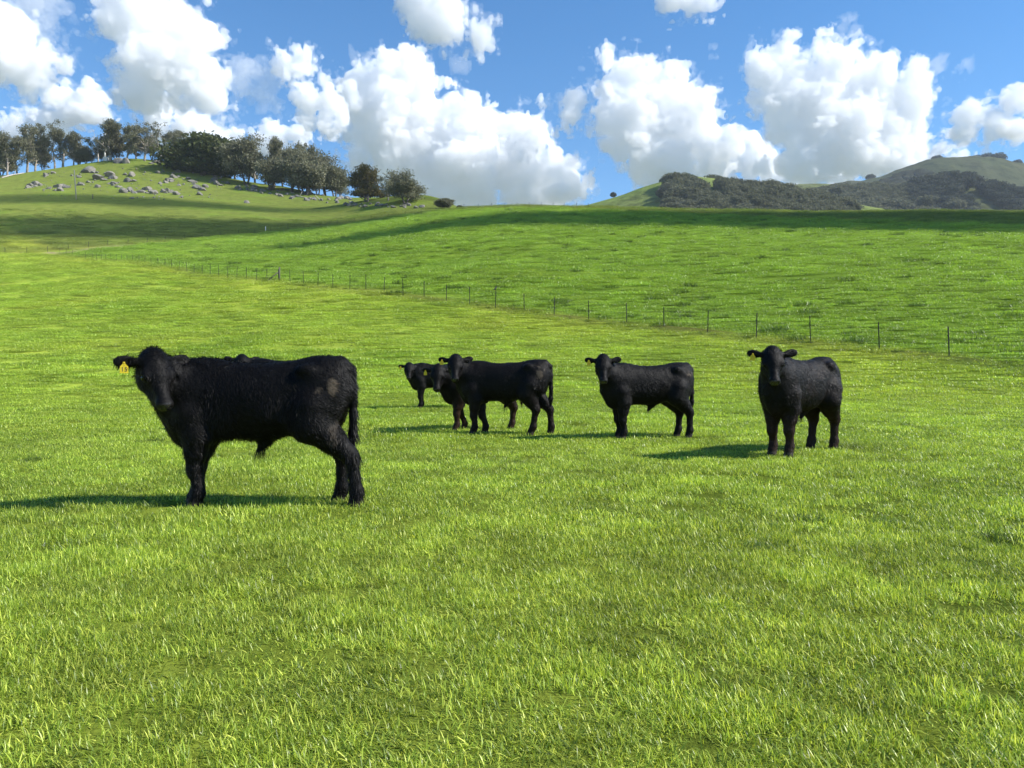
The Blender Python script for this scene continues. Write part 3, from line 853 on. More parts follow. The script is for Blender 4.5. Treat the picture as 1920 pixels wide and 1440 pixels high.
far_wood('shaded_wood', HILL_D, [(1688,352),(1730,338),(1780,330),(1830,334),(1880,352),(1935,366),(2040,385),(2040,440),(1688,440)], 640, 12, 'c', 'dark shaded wood on the spur below the bare hill', 5)
far_wood('valley_tree_belt', HILL_D, [(1590,396),(1640,386),(1750,378),(1850,383),(1940,392),(2060,400),(2060,430),(1590,430)], 110, 15, 'ab', 'pale belt of valley gums just over the green ridge', 8)
far_wood('hill_scrub', HILL_C, [(1610,352),(1650,338),(1690,322),(1730,318),(1770,330),(1720,345),(1690,352)], 130, 7, 'ab', 'brownish scrub dotted over the flank of the bare hill', 11)
# the finest stones of the slope, too many and too small to count
_tp = np.array([ground_at(a, b) for a, b, _ in _tiny]); _ts = np.array([w / FPX * p[1] * .56 for p, (_, _, w) in zip(_tp, _tiny)])
_tr2 = np.stack([np.zeros(len(_tp)), np.zeros(len(_tp)), np.arange(len(_tp)) * 1.7], 1)
instancer('stone_scatter', _tp, _tr2, np.stack([_ts, _ts, _ts * .7], 1), np.arange(len(_tp)) % len(ROCKS), ROCKS, label='fine scatter of small stones over the rocky slope', cat='stones')
# ------------------------------------------------------------------ clouds (closed bodies of scattering air)
def cloud_mat(name, dens, alb=(.972, .980, .992, 1)):
    m = N(name)
    v = m.n('VolumeScatter', {'Color': alb, 'Density': dens, 'Anisotropy': 0.0})
    return m.surf(None, vol=v)

def make_cloud(balls, D, seed, label, rough=1.0, vox=2.3, dens=0.05, thin=None, flat=0.75):
    """balls: (px, py, radius in photo pixels); D metres away"""
    rs = np.random.default_rng(seed)
    B = np.array([(b[0], -b[1], b[2] * .93) for b in balls], np.float64)
    depth = rs.uniform(-0.35, 0.35, len(B)) * np.median(B[:, 2])
    pad = 0.55 * B[:, 2].max() * rough + 4 * vox
    lo = np.array([(B[:, 0] - B[:, 2]).min(), (depth - B[:, 2] * flat).min(), (B[:, 1] - B[:, 2]).min()]) - pad
    hi = np.array([(B[:, 0] + B[:, 2]).max(), (depth + B[:, 2] * flat).max(), (B[:, 1] + B[:, 2]).max()]) + pad
    n = np.ceil((hi - lo) / vox).astype(int) + 1
    gx, gy, gz = [(lo[i] + np.arange(n[i]) * vox).astype(np.float32) for i in range(3)]
    X, Y, Z = np.meshgrid(gx, gy, gz, indexing='ij')
    off = seed * 7.31
    # slow warp so that the lumps lose their round outline
    WX = X + 14 * rough * vnoise(X / 45 + off, Y / 45, Z / 45); WZ = Z + 14 * rough * vnoise(X / 45, Y / 45 + off, Z / 45 + 31.7)
    acc = np.zeros(X.shape, np.float32)
    k = 9.0
    for (bx, bz, r), dy in zip(B, depth):
        d = np.sqrt((WX - bx) ** 2 + ((Y - dy) / flat) ** 2 + (WZ - bz) ** 2) - r
        acc += np.exp(-np.clip(d, -200, 200) / k)
    d = -k * np.log(acc + 1e-30)
    near = np.abs(d) < 70
    P = (X[near] + off * 13, Y[near] + 3.3, Z[near])
    dd = d[near]
    a = 0.0
    for s, amp in ((62, 26), (31, 21), (15, 16), (7.5, 11)):
        a = a + amp * (np.abs(vnoise(P[0] / s, P[1] / s, P[2] / s)) * 2 - 0.62)
    wis = fbm(P[0] / 30, P[1] / 30 + 8, P[2] / 30, 4, 0.65)
    wi2 = fbm(P[0] / 15 + 3, P[1] / 15 + 8, P[2] / 15, 3, 0.7)
    sc_ = D / FPX
    c = np.array([B[:, 0].mean(), 0, B[:, 1].mean()])
    out = []
    for part in range(1 if thin else 2):
        e = np.array(d)
        if part == 0 and not thin:
            e[near] = dd - rough * 0.8 * a - rough * 12 * wis
        else:
            e[near] = dd - rough * (0.65 * a + 34 * wis + 27 * wi2) - (0 if thin else 5.0)
        e[[0, -1]] = 9; e[:, [0, -1]] = 9; e[:, :, [0, -1]] = 9
        V, Q = surface_nets(e, lo, vox)
        out.append(np_mesh('cloud', (V - c) * sc_, Q, CLOUD_MATS['thin' if thin or part else 'thick']))
    o = link('cloud', out[0], loc=tuple(np.array([0, 0, EYE]) + px_dir(c[0], -c[2]) * D))
    if len(out) > 1: link('veil', out[1], o)
    return tag(o, label, 'cloud', 'clouds drifting in the blue sky')

CLOUD_MATS = {'thick': cloud_mat('cloud_air', 0.028), 'thin': cloud_mat('thin_cloud_air', 0.0055)}
CLOUDS = [
 ([(10,80,60),(50,110,45),(85,120,30),(30,50,30),(65,145,20)], 2300, 'white cloud with a drooping grey tip above the left wood', {}),
 ([(60,10,34),(95,18,22),(75,38,20)], 2600, 'thin ragged cloud wisp above the drooping white cloud', dict(thin='thin', rough=1.2)),
 ([(255,35,64),(215,15,34),(325,60,64),(300,115,66),(365,110,52),(390,160,36),(245,160,28),(285,170,34),(408,190,16)], 2500, 'big grey-white cloud high above the round dark tree', {}),
 ([(480,160,30),(450,150,17),(505,165,18)], 2900, 'faint small cloud joining the big grey-white cloud to the next', dict(thin='thin', rough=1.2)),
 ([(555,130,30),(570,175,40),(600,190,28),(600,220,20),(545,110,13)], 2900, 'narrow upright white cloud with a pointed top', {}),
 ([(740,150,46),(700,200,62),(780,205,55),(655,200,36),(830,240,52),(760,270,72),(680,270,45),(895,250,52),(955,260,52),(1000,270,38),(880,320,70),(980,330,60),(1060,345,44),(800,330,45),(900,372,40),(1000,372,35)], 3400, 'huge billowing white cloud bank rising behind the bare green ridge', {}),
 ([(1160,150,40),(1200,170,50),(1260,180,50),(1300,215,44),(1180,230,68),(1250,260,70),(1320,262,44),(1066,207,24),(1340,300,38),(1220,310,44),(1280,322,38)], 3200, 'tall round cumulus cloud over the bright green hill slope', {}),
 ([(1450,130,30),(1480,130,40),(1560,130,50),(1620,150,45),(1685,160,38),(1540,200,72),(1620,230,72),(1690,215,36),(1470,200,40),(1560,285,70),(1650,285,55),(1448,245,18),(1500,310,50),(1705,265,20)], 3000, 'large square-shouldered cumulus cloud over the wooded hills', {}),
 ([(1480,78,13),(1470,95,14)], 3000, 'small puff riding on the shoulder of the square cloud', dict(rough=.6, vox=2.0)),
 ([(1390,300,26),(1420,312,30),(1450,330,26),(1362,330,26),(1500,345,26),(1560,350,24)], 4200, 'low cloud puffs filling the gap between two tall clouds', {}),
 ([(1830,235,30),(1860,215,24),(1800,237,14),(1856,265,8)], 2600, 'small white cloud above the bare hill top', {}),
 ([(1905,195,18),(1922,240,22),(1890,255,9)], 2600, 'broken cloud piece to the side of the small white cloud', dict(rough=1.1)),
 ([(1750,285,20),(1805,292,17),(1735,270,11)], 4200, 'two low cloud humps just over the bare hill shoulder', {}),
 ([(830,18,48),(870,52,30),(800,2,36),(895,68,15)], 2200, 'lone cloud at the top of the sky with a pointed lower corner', {}),
 ([(677,103,11),(670,113,7)], 2600, 'tiny white cloud scrap beside the cloud bank top', dict(rough=.6, vox=1.6, thin='thin')),
 ([(1343,97,8)], 2600, 'tiny upright scrap of cloud between two tall clouds', dict(rough=.6, vox=1.6, thin='thin')),
 ([(858,119,9),(870,124,6)], 2600, 'faint grey shred of cloud below the lone top cloud', dict(rough=.6, vox=1.6, thin='thin')),
 ([(1300,0,26),(1262,-2,15),(1325,8,14)], 2400, 'flat cloud edge over the tall round cumulus', {}),
 ([(1580,55,10),(1590,78,9),(1600,45,6)], 2700, 'curling thread of thin cloud over the square cloud', dict(rough=.8, vox=1.8, thin='thin')),
 ([(1755,130,9),(1740,145,10),(1770,120,6),(1803,127,6)], 2700, 'thin shred of cloud trailing off the square cloud', dict(rough=.8, vox=1.8, thin='thin')),
 ([(140,215,34),(132,190,20),(170,210,20),(95,235,24)], 4200, 'bright white cloud head peeping above the gum trees', {}),
 ([(20,245,24),(55,238,18)], 4500, 'low pale cloud behind the gum trees at the edge of the wood', {}),
 ([(330,238,32),(392,252,26),(290,220,18),(440,262,14)], 4500, 'low white cloud behind the round dark tree', {}),
 ([(520,255,20),(490,262,14),(560,262,14)], 4500, 'small low cloud behind the dense gum grove', {}),
 ([(803,368,20),(760,350,16)], 4600, 'little low cloud behind the last trees of the ridge', {}),
]
for i, (b, D, lab, kw) in enumerate(CLOUDS):
    make_cloud(b, D, i + 1, lab, **kw)

# unseen clouds added sunward, shaped so their shadows band the ridge and rocky hill
def shade_cloud(spots, alt, seed, label, dens='side', thick=30, vox=5.0):
    """spots: (px, py, half-length along x, half-width along y) of the shaded ground"""
    G = [(ground_at(px, py), rx, ry) for px, py, rx, ry in spots]
    S = np.array(SUN)
    C = [(g + S * ((alt - g[2]) / S[2]), rx, ry) for g, rx, ry in G]
    lo = np.array([min(c[0] - rx for c, rx, ry in C) - 50, min(c[1] - ry for c, rx, ry in C) - 50, alt - thick - 50])
    hi = np.array([max(c[0] + rx for c, rx, ry in C) + 50, max(c[1] + ry for c, rx, ry in C) + 50, alt + thick + 50])
    n = np.ceil((hi - lo) / vox).astype(int) + 1
    X, Y, Z = np.meshgrid(*[(lo[i] + np.arange(n[i]) * vox).astype(np.float32) for i in range(3)], indexing='ij')
    d = np.full(X.shape, 1e9, np.float32)
    for c, rx, ry in C:
        q = np.sqrt(((X - c[0]) / rx) ** 2 + ((Y - c[1]) / ry) ** 2 + ((Z - alt) / thick) ** 2)
        d = np.minimum(d, (q - 1) * min(ry, thick))
    d = d - 5 * fbm(X / 60 + seed, Y / 22, Z / 40, 4) - 1
    d[[0, -1]] = 9; d[:, [0, -1]] = 9; d[:, :, [0, -1]] = 9
    V, Q = surface_nets(d, lo, vox)
    c = V.mean(0)
    tag(link('cloud', np_mesh('cloud', V - c, Q, CLOUD_MATS[dens]), loc=tuple(c)), label, 'cloud', 'unseen shade clouds on the sunward side')
CLOUD_MATS['side'] = cloud_mat('shade_cloud_air', .06)
CLOUD_MATS['streak'] = cloud_mat('shade_streak_air', .022)
shade_cloud([(1250,412,50,20),(1450,414,50,24),(1650,414,50,26),(1850,416,50,28),(1080,412,36,9)], 720, 2, 'long unseen cloud added to shade the bare green ridge')
shade_cloud([(30,436,60,5),(180,435,60,5),(330,432,60,5),(480,426,60,4),(640,415,50,3),(760,406,40,3)], 760, 5, 'thin unseen cloud streak added to shade the foot of the rocky hill', 'streak')
shade_cloud([(60,378,50,4),(230,378,60,5),(400,384,60,4)], 820, 8, 'small unseen cloud streak added to shade the slope below the boulders', 'streak')
# ------------------------------------------------------------------ calves
class Field:
    """signed distance field on a grid; shapes are blended together into one skin"""
    def __init__(s, lo, hi, h):
        s.h = h; s.lo = np.array(lo, float)
        n = np.ceil((np.array(hi) - s.lo) / h).astype(int) + 1
        s.ax = [(s.lo[i] + np.arange(n[i]) * h).astype(np.float32) for i in range(3)]
        s.D = np.full(tuple(n), 9.0, np.float32)
    def sub(s, lo, hi):
        sl = []
        for i in range(3):
            a = max(0, int((lo[i] - s.lo[i]) / s.h)); b = min(len(s.ax[i]), int((hi[i] - s.lo[i]) / s.h) + 2)
            sl.append(slice(a, max(b, a + 1)))
        X, Y, Z = np.meshgrid(*[s.ax[i][sl[i]] for i in range(3)], indexing='ij')
        return tuple(sl), X, Y, Z
    def add(s, sl, d, k):
        a = s.D[sl]
        if k < 0:                     # carve
            k = -k
            h = np.clip(.5 - .5 * (a + d) / k, 0, 1); s.D[sl] = a * (1 - h) - d * h + k * h * (1 - h)
        else:
            h = np.clip(.5 + .5 * (a - d) / k, 0, 1); s.D[sl] = a * (1 - h) + d * h - k * h * (1 - h)
    def cone(s, a, b, ra, rb, k=.04, fy=1.0):
        a = np.array(a, float); b = np.array(b, float); m = max(ra, rb) * max(1, fy) + k + .03
        sl, X, Y, Z = s.sub(np.minimum(a, b) - m, np.maximum(a, b) + m)
        ab = b - a
        t = np.clip(((X - a[0]) * ab[0] + (Y - a[1]) * ab[1] + (Z - a[2]) * ab[2]) / (ab @ ab + 1e-9), 0, 1)
        d = np.sqrt((X - a[0] - t * ab[0]) ** 2 + ((Y - a[1] - t * ab[1]) / fy) ** 2 + (Z - a[2] - t * ab[2]) ** 2) - (ra + (rb - ra) * t)
        s.add(sl, d, k)
    def chain(s, pts, k=.04, fy=1.0):
        for (a, ra), (b, rb) in zip(pts[:-1], pts[1:]): s.cone(a, b, ra, rb, k, fy)
    def ell(s, c, r, k=.04, M=None):
        """ellipsoid, axes given by the columns of M"""
        c = np.array(c, float); r = np.array(r, float); m = r.max() + abs(k) + .03
        sl, X, Y, Z = s.sub(c - m, c + m)
        P = np.stack([X - c[0], Y - c[1], Z - c[2]], -1)
        if M is not None: P = P @ np.asarray(M, np.float32)
        k0 = np.sqrt(((P / r) ** 2).sum(-1)); k1 = np.sqrt(((P / r ** 2) ** 2).sum(-1)) + 1e-6
        s.add(sl, (k0 * (k0 - 1) / k1).astype(np.float32), k)
    def loft(s, st, k=.04, p=2.3):
        st = np.array(st); o = np.argsort(st[:, 0]); st = st[o]
        sl, X, Y, Z = s.sub((st[0, 0] - .08, -.4, .25), (st[-1, 0] + .08, .4, 1.4))
        def cub(col):
            xs = np.linspace(st[0, 0], st[-1, 0], 300); ys = np.interp(xs, st[:, 0], st[:, col])
            ker = np.hanning(25); ker /= ker.sum()
            return xs, np.convolve(np.pad(ys, 12, mode='edge'), ker, 'valid')
        cz = np.interp(X, *cub(1)) + .012; hh = np.interp(X, *cub(2)) - .012; hw = np.interp(X, *cub(3))
        # ribs carry their width low, the spine is narrower
        zz = (Z - cz) / hh
        wf = .94 * hw * np.where(zz > 0, 1 - .16 * zz ** 2, 1 - .10 * zz ** 2)
        q = (np.abs(Y / wf) ** p + np.abs(zz) ** p) ** (1 / p)
        d = (q - 1) * np.minimum(hh, hw)
        d = np.maximum(d, np.maximum(st[0, 0] - X, X - st[-1, 0]))
        s.add(sl, d.astype(np.float32), k)

TORSO = [(.345, .76, .05, .045), (.30, .77, .13, .09), (.22, .785, .215, .135), (.11, .80, .335, .18), (-.02, .81, .365, .215), (-.16, .845, .335, .22), (-.3, .842, .322, .232), (-.46, .83, .326, .244),
         (-.6, .838, .328, .244), (-.72, .866, .312, .232), (-.84, .882, .305, .225), (-.96, .915, .282, .21), (-1.07, .94, .258, .185), (-1.15, .955, .228, .155), (-1.20, .955, .17, .115), (-1.225, .95, .06, .05)]

def hair_mat(name, col, tip, brown=None):
    m = N(name)
    c0 = m.n('Attribute', attribute_name='Col').outputs['Color']
    r = m.n('NewGeometry').outputs['Random Per Island']
    c = m.mix(m.n('Math', {0: r, 1: .6}, operation='MULTIPLY').outputs[0], c0, m.mix(1.0, c0, (1.5, 1.35, 1.2), 'MULTIPLY'))
    p = m.n('BsdfPrincipled', {'Base Color': c, 'Roughness': .5, 'Specular IOR Level': .17})
    return m.surf(p)
M_HAIR = hair_mat('black_coat_hair', None, None)
def hide_mat():
    m = N('black_hide')
    c = m.n('Attribute', attribute_name='Col').outputs['Color']
    g = m.n('Attribute', attribute_name='gloss').outputs['Fac']
    tc = m.n('TexCoord').outputs['Object']
    st = m.n('Mapping', {'Vector': tc, 'Scale': (1, 1, .35)}).outputs[0]
    nz = m.noise(st, 55, 4, .7); n2 = m.noise(tc, 9, 3, .6)
    b = m.n('Bump', {'Strength': .25, 'Distance': .02, 'Height': nz})
    b2 = m.n('Bump', {'Strength': .4, 'Distance': .03, 'Height': n2, 'Normal': b.outputs[0]})
    rg = m.n('MapRange', {'Value': g, 'To Min': .6, 'To Max': .16}).outputs[0]
    sp = m.n('MapRange', {'Value': g, 'To Min': .13, 'To Max': .6}).outputs[0]
    p = m.n('BsdfPrincipled', {'Base Color': c, 'Roughness': rg, 'Specular IOR Level': sp, 'Normal': b2.outputs[0]})
    return m.surf(p)
M_HIDE = hide_mat()
M_EYE = mat_simple('dark_wet_eye', (.008, .006, .005), .06)
_m = N('yellow_ear_tag_plastic')
_d = _m.n('BsdfPrincipled', {'Base Color': (.85, .70, .04, 1), 'Roughness': .45}); _t = _m.n('BsdfTranslucent', {'Color': (.9, .75, .06, 1)})
M_TAG = _m.surf(_m.n('MixShader', {0: .5, 1: _d.outputs[0], 2: _t.outputs[0]}))
M_INK = mat_simple('black_tag_ink', (.02, .02, .02), .7)

def rotz(a):
    c, s = math.cos(a), math.sin(a); return np.array([[c, -s, 0], [s, c, 0], [0, 0, 1]])

def make_calf(loc, heading, label, k=1.0, poll=(.31, .14, 1.235), yaw=110, pitch=58, roll=0, front=((0, 0), (0, 0)), hind=((0, 0), (0, 0)), ears=((12, 0), (12, 0)), tag_ear=-1, tag_text=None,
              h=.013, nhair=9000, coat=(.0026, .0023, .0022), brown=0.0, mud=None, hair_len=.030, hair_w=.0035, tail=(0, 0), seed=1, mudcol=(.15, .12, .085)):
    """x forward, y to the calf's left, z up; x = 0 over the front feet. heading: direction of +x in the world, degrees from +X"""
    rs = np.random.default_rng(seed)
    x0 = .45                                # origin of the thing under mid-body
    F = Field((-1.5, -.55, -.02), (.75, .55, 1.5), h)
    F.loft(TORSO)
    # withers, shoulder blades, hips, thighs, brisket
    F.ell((.0, 0, 1.10), (.20, .075, .09), .07)
    F.ell((-1.0, 0, 1.13), (.20, .10, .075), .07)
    F.ell((.14, 0, .64), (.13, .085, .155), .08)
    for s in (-1, 1):
        F.ell((.10, s * .13, .82), (.15, .085, .25), .07)
        F.ell((-.88, s * .17, 1.10), (.07, .05, .05), .06)
        F.ell((-1.0, s * .12, .86), (.17, .105, .27), .08)
        F.ell((-.86, s * .16, .70), (.12, .08, .15), .07)
    # sheath under the belly
    F.cone((-.52, 0, .53), (-.46, 0, .445), .05, .02, .05)
    # legs
    for i, s in enumerate((1, -1)):          # left, right
        fx, fy = front[i]
        y = s * .115
        F.chain([((.04, s * .135, .74), .115), ((.0, s * .13, .57), .092), ((.012 + .35 * fx, y + .35 * fy, .44), .082)], .06)
        F.chain([((.012 + .35 * fx, y + .35 * fy, .44), .082), ((.02 + .55 * fx, y + .55 * fy, .335), .06), ((.02 + .6 * fx, y + .6 * fy, .29), .058), ((.0 + .8 * fx, y + .8 * fy, .20), .041), ((-.005 + .92 * fx, y + .92 * fy, .12), .05), ((.018 + fx, y + fy, .06), .054)], .03)
        F.cone((.02 + fx, y + fy, .055), (.032 + fx, y + fy, .012), .05, .058, .015)
        F.ell((.085 + fx, y + fy, .02), (.05, .007, .05), -.008)
        hx, hy = hind[i]
        y = s * .12
        F.chain([((-.92, s * .145, .80), .15), ((-.88 + .2 * hx, s * .15 + .2 * hy, .66), .135), ((-1.0 + .45 * hx, y + .4 * hy, .54), .10), ((-1.09 + .62 * hx, y + .6 * hy, .435), .07)], .06)
        F.chain([((-1.09 + .62 * hx, y + .6 * hy, .435), .07), ((-1.11 + .66 * hx, y + .65 * hy, .40), .062), ((-1.105 + .82 * hx, y + .8 * hy, .25), .043), ((-1.105 + .92 * hx, y + .92 * hy, .13), .053), ((-1.085 + hx, y + hy, .06), .055)], .03)
        F.cone((-1.08 + hx, y + hy, .055), (-1.068 + hx, y + hy, .012), .05, .058, .015)
        F.ell((-1.015 + hx, y + hy, .02), (.05, .007, .05), -.008)
    # tail
    tx, ty = tail
    F.chain([((-1.13, 0, 1.165), .05), ((-1.205, 0, 1.10), .042), ((-1.225 + .2 * tx, .3 * ty, .95), .034), ((-1.23 + .5 * tx, .6 * ty, .75), .03), ((-1.225 + .9 * tx, .9 * ty, .58), .034), ((-1.22 + tx, ty, .46), .016)], .03)
    # head frame: hx along the face to the muzzle, hy to the calf's left, hz out of the forehead
    ca, sa = math.cos(R(yaw)), math.sin(R(yaw)); cp, sp = math.cos(R(pitch)), math.sin(R(pitch))
    fwd = np.array([ca * cp, sa * cp, -sp]); lat = np.array([-sa, ca, 0.0]); dor = np.cross(fwd, lat)
    if roll:
        cr, sr = math.cos(R(roll)), math.sin(R(roll)); lat, dor = lat * cr + dor * sr, dor * cr - lat * sr
    HM = np.stack([fwd, lat, dor], 1); P0 = np.array(poll, float)
    hs = np.array([1.02, 1.22, 1.10])
    def hp(x, y, z): return P0 + HM @ (np.array([x, y, z]) * hs)
    # neck
    nb = hp(.03, 0, -.10)
    mid = np.array([.14, .02, 1.0]) * .45 + nb * .55 + np.array([.02, 0, -.02])
    F.chain([((-.02, 0, .94), .19), ((.12, .01, .94), .168), (tuple(mid - np.array([0, 0, .04])), .125), (tuple(nb), .10)], .08)
    F.chain([((.0, 0, 1.06), .09), (tuple(mid + np.array([-.02, 0, .04])), .08), (tuple(hp(-.02, 0, -.05)), .075)], .08)
    F.chain([((.18, 0, .75), .11), (tuple(mid * .8 + np.array([.22, 0, .72]) * .2 - np.array([0, 0, .12])), .085), (tuple(hp(.12, 0, -.17)), .05)], .08)
    # skull
    E = lambda c, r, kk=.03: F.ell(hp(*c), np.array(r) * hs, kk, HM)
    E((.06, 0, -.065), (.12, .098, .105)); E((.13, 0, -.055), (.13, .092, .085)); E((.0, 0, -.03), (.05, .06, .05))
    F.cone(hp(.16, 0, -.055), hp(.37, 0, -.07), .078, .05, .04)
    for s in (-1, 1):
        E((.155, s * .075, -.035), (.055, .03, .035), .02)
        E((.10, s * .05, -.145), (.11, .045, .075), .04)
        F.cone(hp(.14, s * .045, -.15), hp(.33, s * .018, -.125), .055, .038, .04)
    E((.395, 0, -.078), (.05, .052, .05), .03); E((.408, 0, -.06), (.036, .047, .038), .02)
    E((.375, 0, -.125), (.055, .04, .026), .02)
    for s in (-1, 1):
        E((.445, s * .028, -.056), (.018, .012, .015), -.01)
        E((.175, s * .112, -.06), (.03, .02, .02), -.012)
        E((.40, s * .06, -.110), (.05, .025, .007), -.012)
    # ears: leaf-shaped, hollow in front
    ear_mid = {}
    for i, s in enumerate((1, -1)):
        droop, back = ears[i]
        d = np.array([-.25 - math.sin(R(back)), s * math.cos(R(droop)), -math.sin(R(droop)) * .4]); d /= np.linalg.norm(d)
        dw = HM @ d
        wz = np.array([0, 0, -math.sin(R(droop))]); dw = dw * .9 + wz * .45; dw /= np.linalg.norm(dw)
        facing = HM @ np.array([.55, 0, .8]); nrm = facing - dw * (facing @ dw); nrm /= np.linalg.norm(nrm)
        wid = np.cross(nrm, dw)
        EM = np.stack([dw, wid, nrm], 1)
        b = hp(.03, s * .085, -.05)
        F.cone(b, b + dw * .06, .032, .03, .03)
        F.ell(b + dw * .112, (.078, .050, .022), .02, EM)
        F.ell(b + dw * .118 + nrm * .030, (.058, .032, .012), -.010, EM)
        ear_mid[s] = (b + dw * .115, dw, nrm, wid)
    V, Q = surface_nets(F.D, F.lo, h)
    # regions of the skin
    L = (V - P0) @ HM / hs
    base = np.tile(np.array(coat), (len(V), 1))
    nz = fbm(V[:, 0] * 7 + seed, V[:, 1] * 7, V[:, 2] * 7, 3)
    if brown:
        w = np.clip(brown * .25 * (nz > .1) * (V[:, 0] < .1) + brown * 1.2 * np.clip((.62 - V[:, 2]) / .35, 0, 1), 0, 1)[:, None]
        base = base * (1 - w) + np.array([.045, .022, .013]) * w
    nose = np.clip((L[:, 0] - .415) / .02, 0, 1) * np.clip((.098 + L[:, 2]) / .02, 0, 1) * (np.abs(L[:, 1]) < .1)
    base = base * (1 - nose[:, None]) + np.array([.014, .013, .013]) * nose[:, None]
    hoof = np.clip((.055 - V[:, 2]) / .015, 0, 1)
    base = base * (1 - hoof[:, None]) + np.array([.045, .038, .03]) * hoof[:, None]
    if mud:
        for (mx, my, mz, rx, rz_, amt) in mud:
            e = ((V[:, 0] - mx) / rx) ** 2 + ((V[:, 2] - mz) / rz_) ** 2
            nn = fbm(V[:, 0] * 26 + 3, V[:, 1] * 26, V[:, 2] * 17, 3)
            w = (np.clip(1.0 - e * 1.2 + 2.4 * nn, 0, 1) * (np.sign(my) * V[:, 1] > .05) * amt)[:, None]
            base = base * (1 - w) + np.array(mudcol) * w
    V2 = V.copy(); V2[:, 0] += x0
    root = tag(empty('calf', loc, R(heading)), label, 'calf', 'black calves standing in the pasture')
    root.scale = (k, k, k)
    gloss = nose * 1.0
    body = link('body', np_mesh('body', V2, Q, M_HIDE, attrs={'Col': base, 'gloss': gloss}), root)
    # ---- coat: tapered hairs that follow the lie of the fur
    a, b, c, d = (V[Q[:, i]] for i in range(4))
    nrm = np.cross(c - a, d - b); area = np.linalg.norm(nrm, axis=1); nrm /= area[:, None] + 1e-12
    cen = (a + b + c + d) / 4
    Lc = (cen - P0) @ HM / hs
    head = (np.linalg.norm(cen - hp(.2, 0, -.07), axis=1) < .30)
    muzz = head & (Lc[:, 0] > .30)
    w = area.copy(); w[muzz | (cen[:, 2] < .05)] = 0
    w[head] *= .8
    pick = rs.choice(len(Q), nhair, p=w / w.sum())
    u = rs.random((nhair, 2, 1)).astype(np.float32)
    p = (a[pick] * (1 - u[:, 0]) + b[pick] * u[:, 0]) * (1 - u[:, 1]) + (d[pick] * (1 - u[:, 0]) + c[pick] * u[:, 0]) * u[:, 1]
    n = nrm[pick]; hd = head[pick]
    flow = np.tile(np.array([-.75, 0, -.75]), (nhair, 1))
    low = p[:, 2] < .55
    flow[low] = (-.15, 0, -1.0)
    sw = np.stack([fbm(p[:, 0] * 5 + 9 * j + seed, p[:, 1] * 5, p[:, 2] * 5, 3) for j in range(3)], 1)
    flow = flow + sw * 1.6
    flow[hd] = fwd * .6 + sw[hd] * .8
    poll_m = hd & (Lc[pick][:, 0] < .07)
    flow[poll_m] = fwd * .35 + dor * .5 + sw[poll_m]
    g = flow - n * (flow * n).sum(1, keepdims=True); g /= np.linalg.norm(g, axis=1, keepdims=True) + 1e-9
    ln = hair_len * rs.uniform(.5, 1.25, nhair) * (1 + .6 * sw[:, 0])
    ln[hd] *= .62; ln[poll_m] *= 2.2
    ln[(p[:, 2] < .40)] *= .65
    ln[(p[:, 2] > .42) & (p[:, 2] < .6) & (p[:, 0] > -.7)] *= 1.25
    sh = (p[:, 0] < -.40) & (p[:, 0] > -.56) & (p[:, 2] < .47); ln[sh] *= 2.2; flow[sh] = (0, 0, -1); g[sh] = (0.1, 0, -1)
    tl = (p[:, 0] < -1.20) & (p[:, 2] < .8); ln[tl] *= 1.9; g[tl] = np.array([.0, 0, -1.0]) + sw[tl] * .35
    lift = rs.uniform(.10, .55, (nhair, 1))
    d1 = g + n * lift; d1 /= np.linalg.norm(d1, axis=1, keepdims=True)
    d2 = d1 + np.array([0, 0, -.35]) + n * -.12 + rs.normal(size=(nhair, 3)) * .18; d2 /= np.linalg.norm(d2, axis=1, keepdims=True)
    sd = np.cross(d1, n) + rs.normal(size=(nhair, 3)) * .3; sd /= np.linalg.norm(sd, axis=1, keepdims=True) + 1e-9
    ww = (hair_w * rs.uniform(.6, 1.3, nhair))[:, None]
    r0 = p - n * .004; r1 = p + d1 * ln[:, None] * .55; r2 = r1 + d2 * ln[:, None] * .5
    HV = np.stack([r0 - sd * ww * .5, r0 + sd * ww * .5, r1 - sd * ww * .4, r1 + sd * ww * .4, r2], 1).reshape(-1, 3)
    HV[:, 0] += x0
    i5 = np.arange(nhair)[:, None] * 5
    HQ = i5 + np.array([[0, 1, 3, 2]]); HT = i5 + np.array([[2, 3, 4]])
    hc = np.repeat(base[Q[pick, 0]], 5, 0) * 1.3
    co = link('coat', np_mesh('coat', HV, [HQ, HT], M_HAIR, attrs={'Col': hc}), body)
    tag(co, kind='stuff')
    # ---- eyes
    for s in (-1, 1):
        c_ = hp(.168, s * .086, -.058); c_[0] += x0
        import bmesh
        bm = bmesh.new(); bmesh.ops.create_uvsphere(bm, u_segments=14, v_segments=10, radius=.0225)
        me = bpy.data.meshes.new('eye'); bm.to_mesh(me); bm.free(); me.materials.append(M_EYE)
        link('eye', me, root, tuple(c_))
    # ---- ear tag
    if tag_ear:
        m0, dw, nr, wd = ear_mid[tag_ear]
        if wd[2] > 0: wd = -wd
        down = wd * .6 + np.array([0, 0, -1.0]); nr2 = nr - down * (nr @ down) / (down @ down); nr2 /= np.linalg.norm(nr2)
        down /= np.linalg.norm(down); side = np.cross(nr2, down)
        TM = np.stack([side, -down, nr2], 1)
        o = m0 + nr * .030 + wd * .012; o[0] += x0
        prof = [(-.007, .012), (.007, .012), (.012, -.006), (.028, -.022), (.030, -.075), (-.030, -.075), (-.028, -.022), (-.012, -.006)]
        vv = np.array([(x, y, z) for z in (-.0018, .0018) for x, y in prof])
        nn = len(prof)
        fc = [[i, (i + 1) % nn, nn + (i + 1) % nn, nn + i] for i in range(nn)]
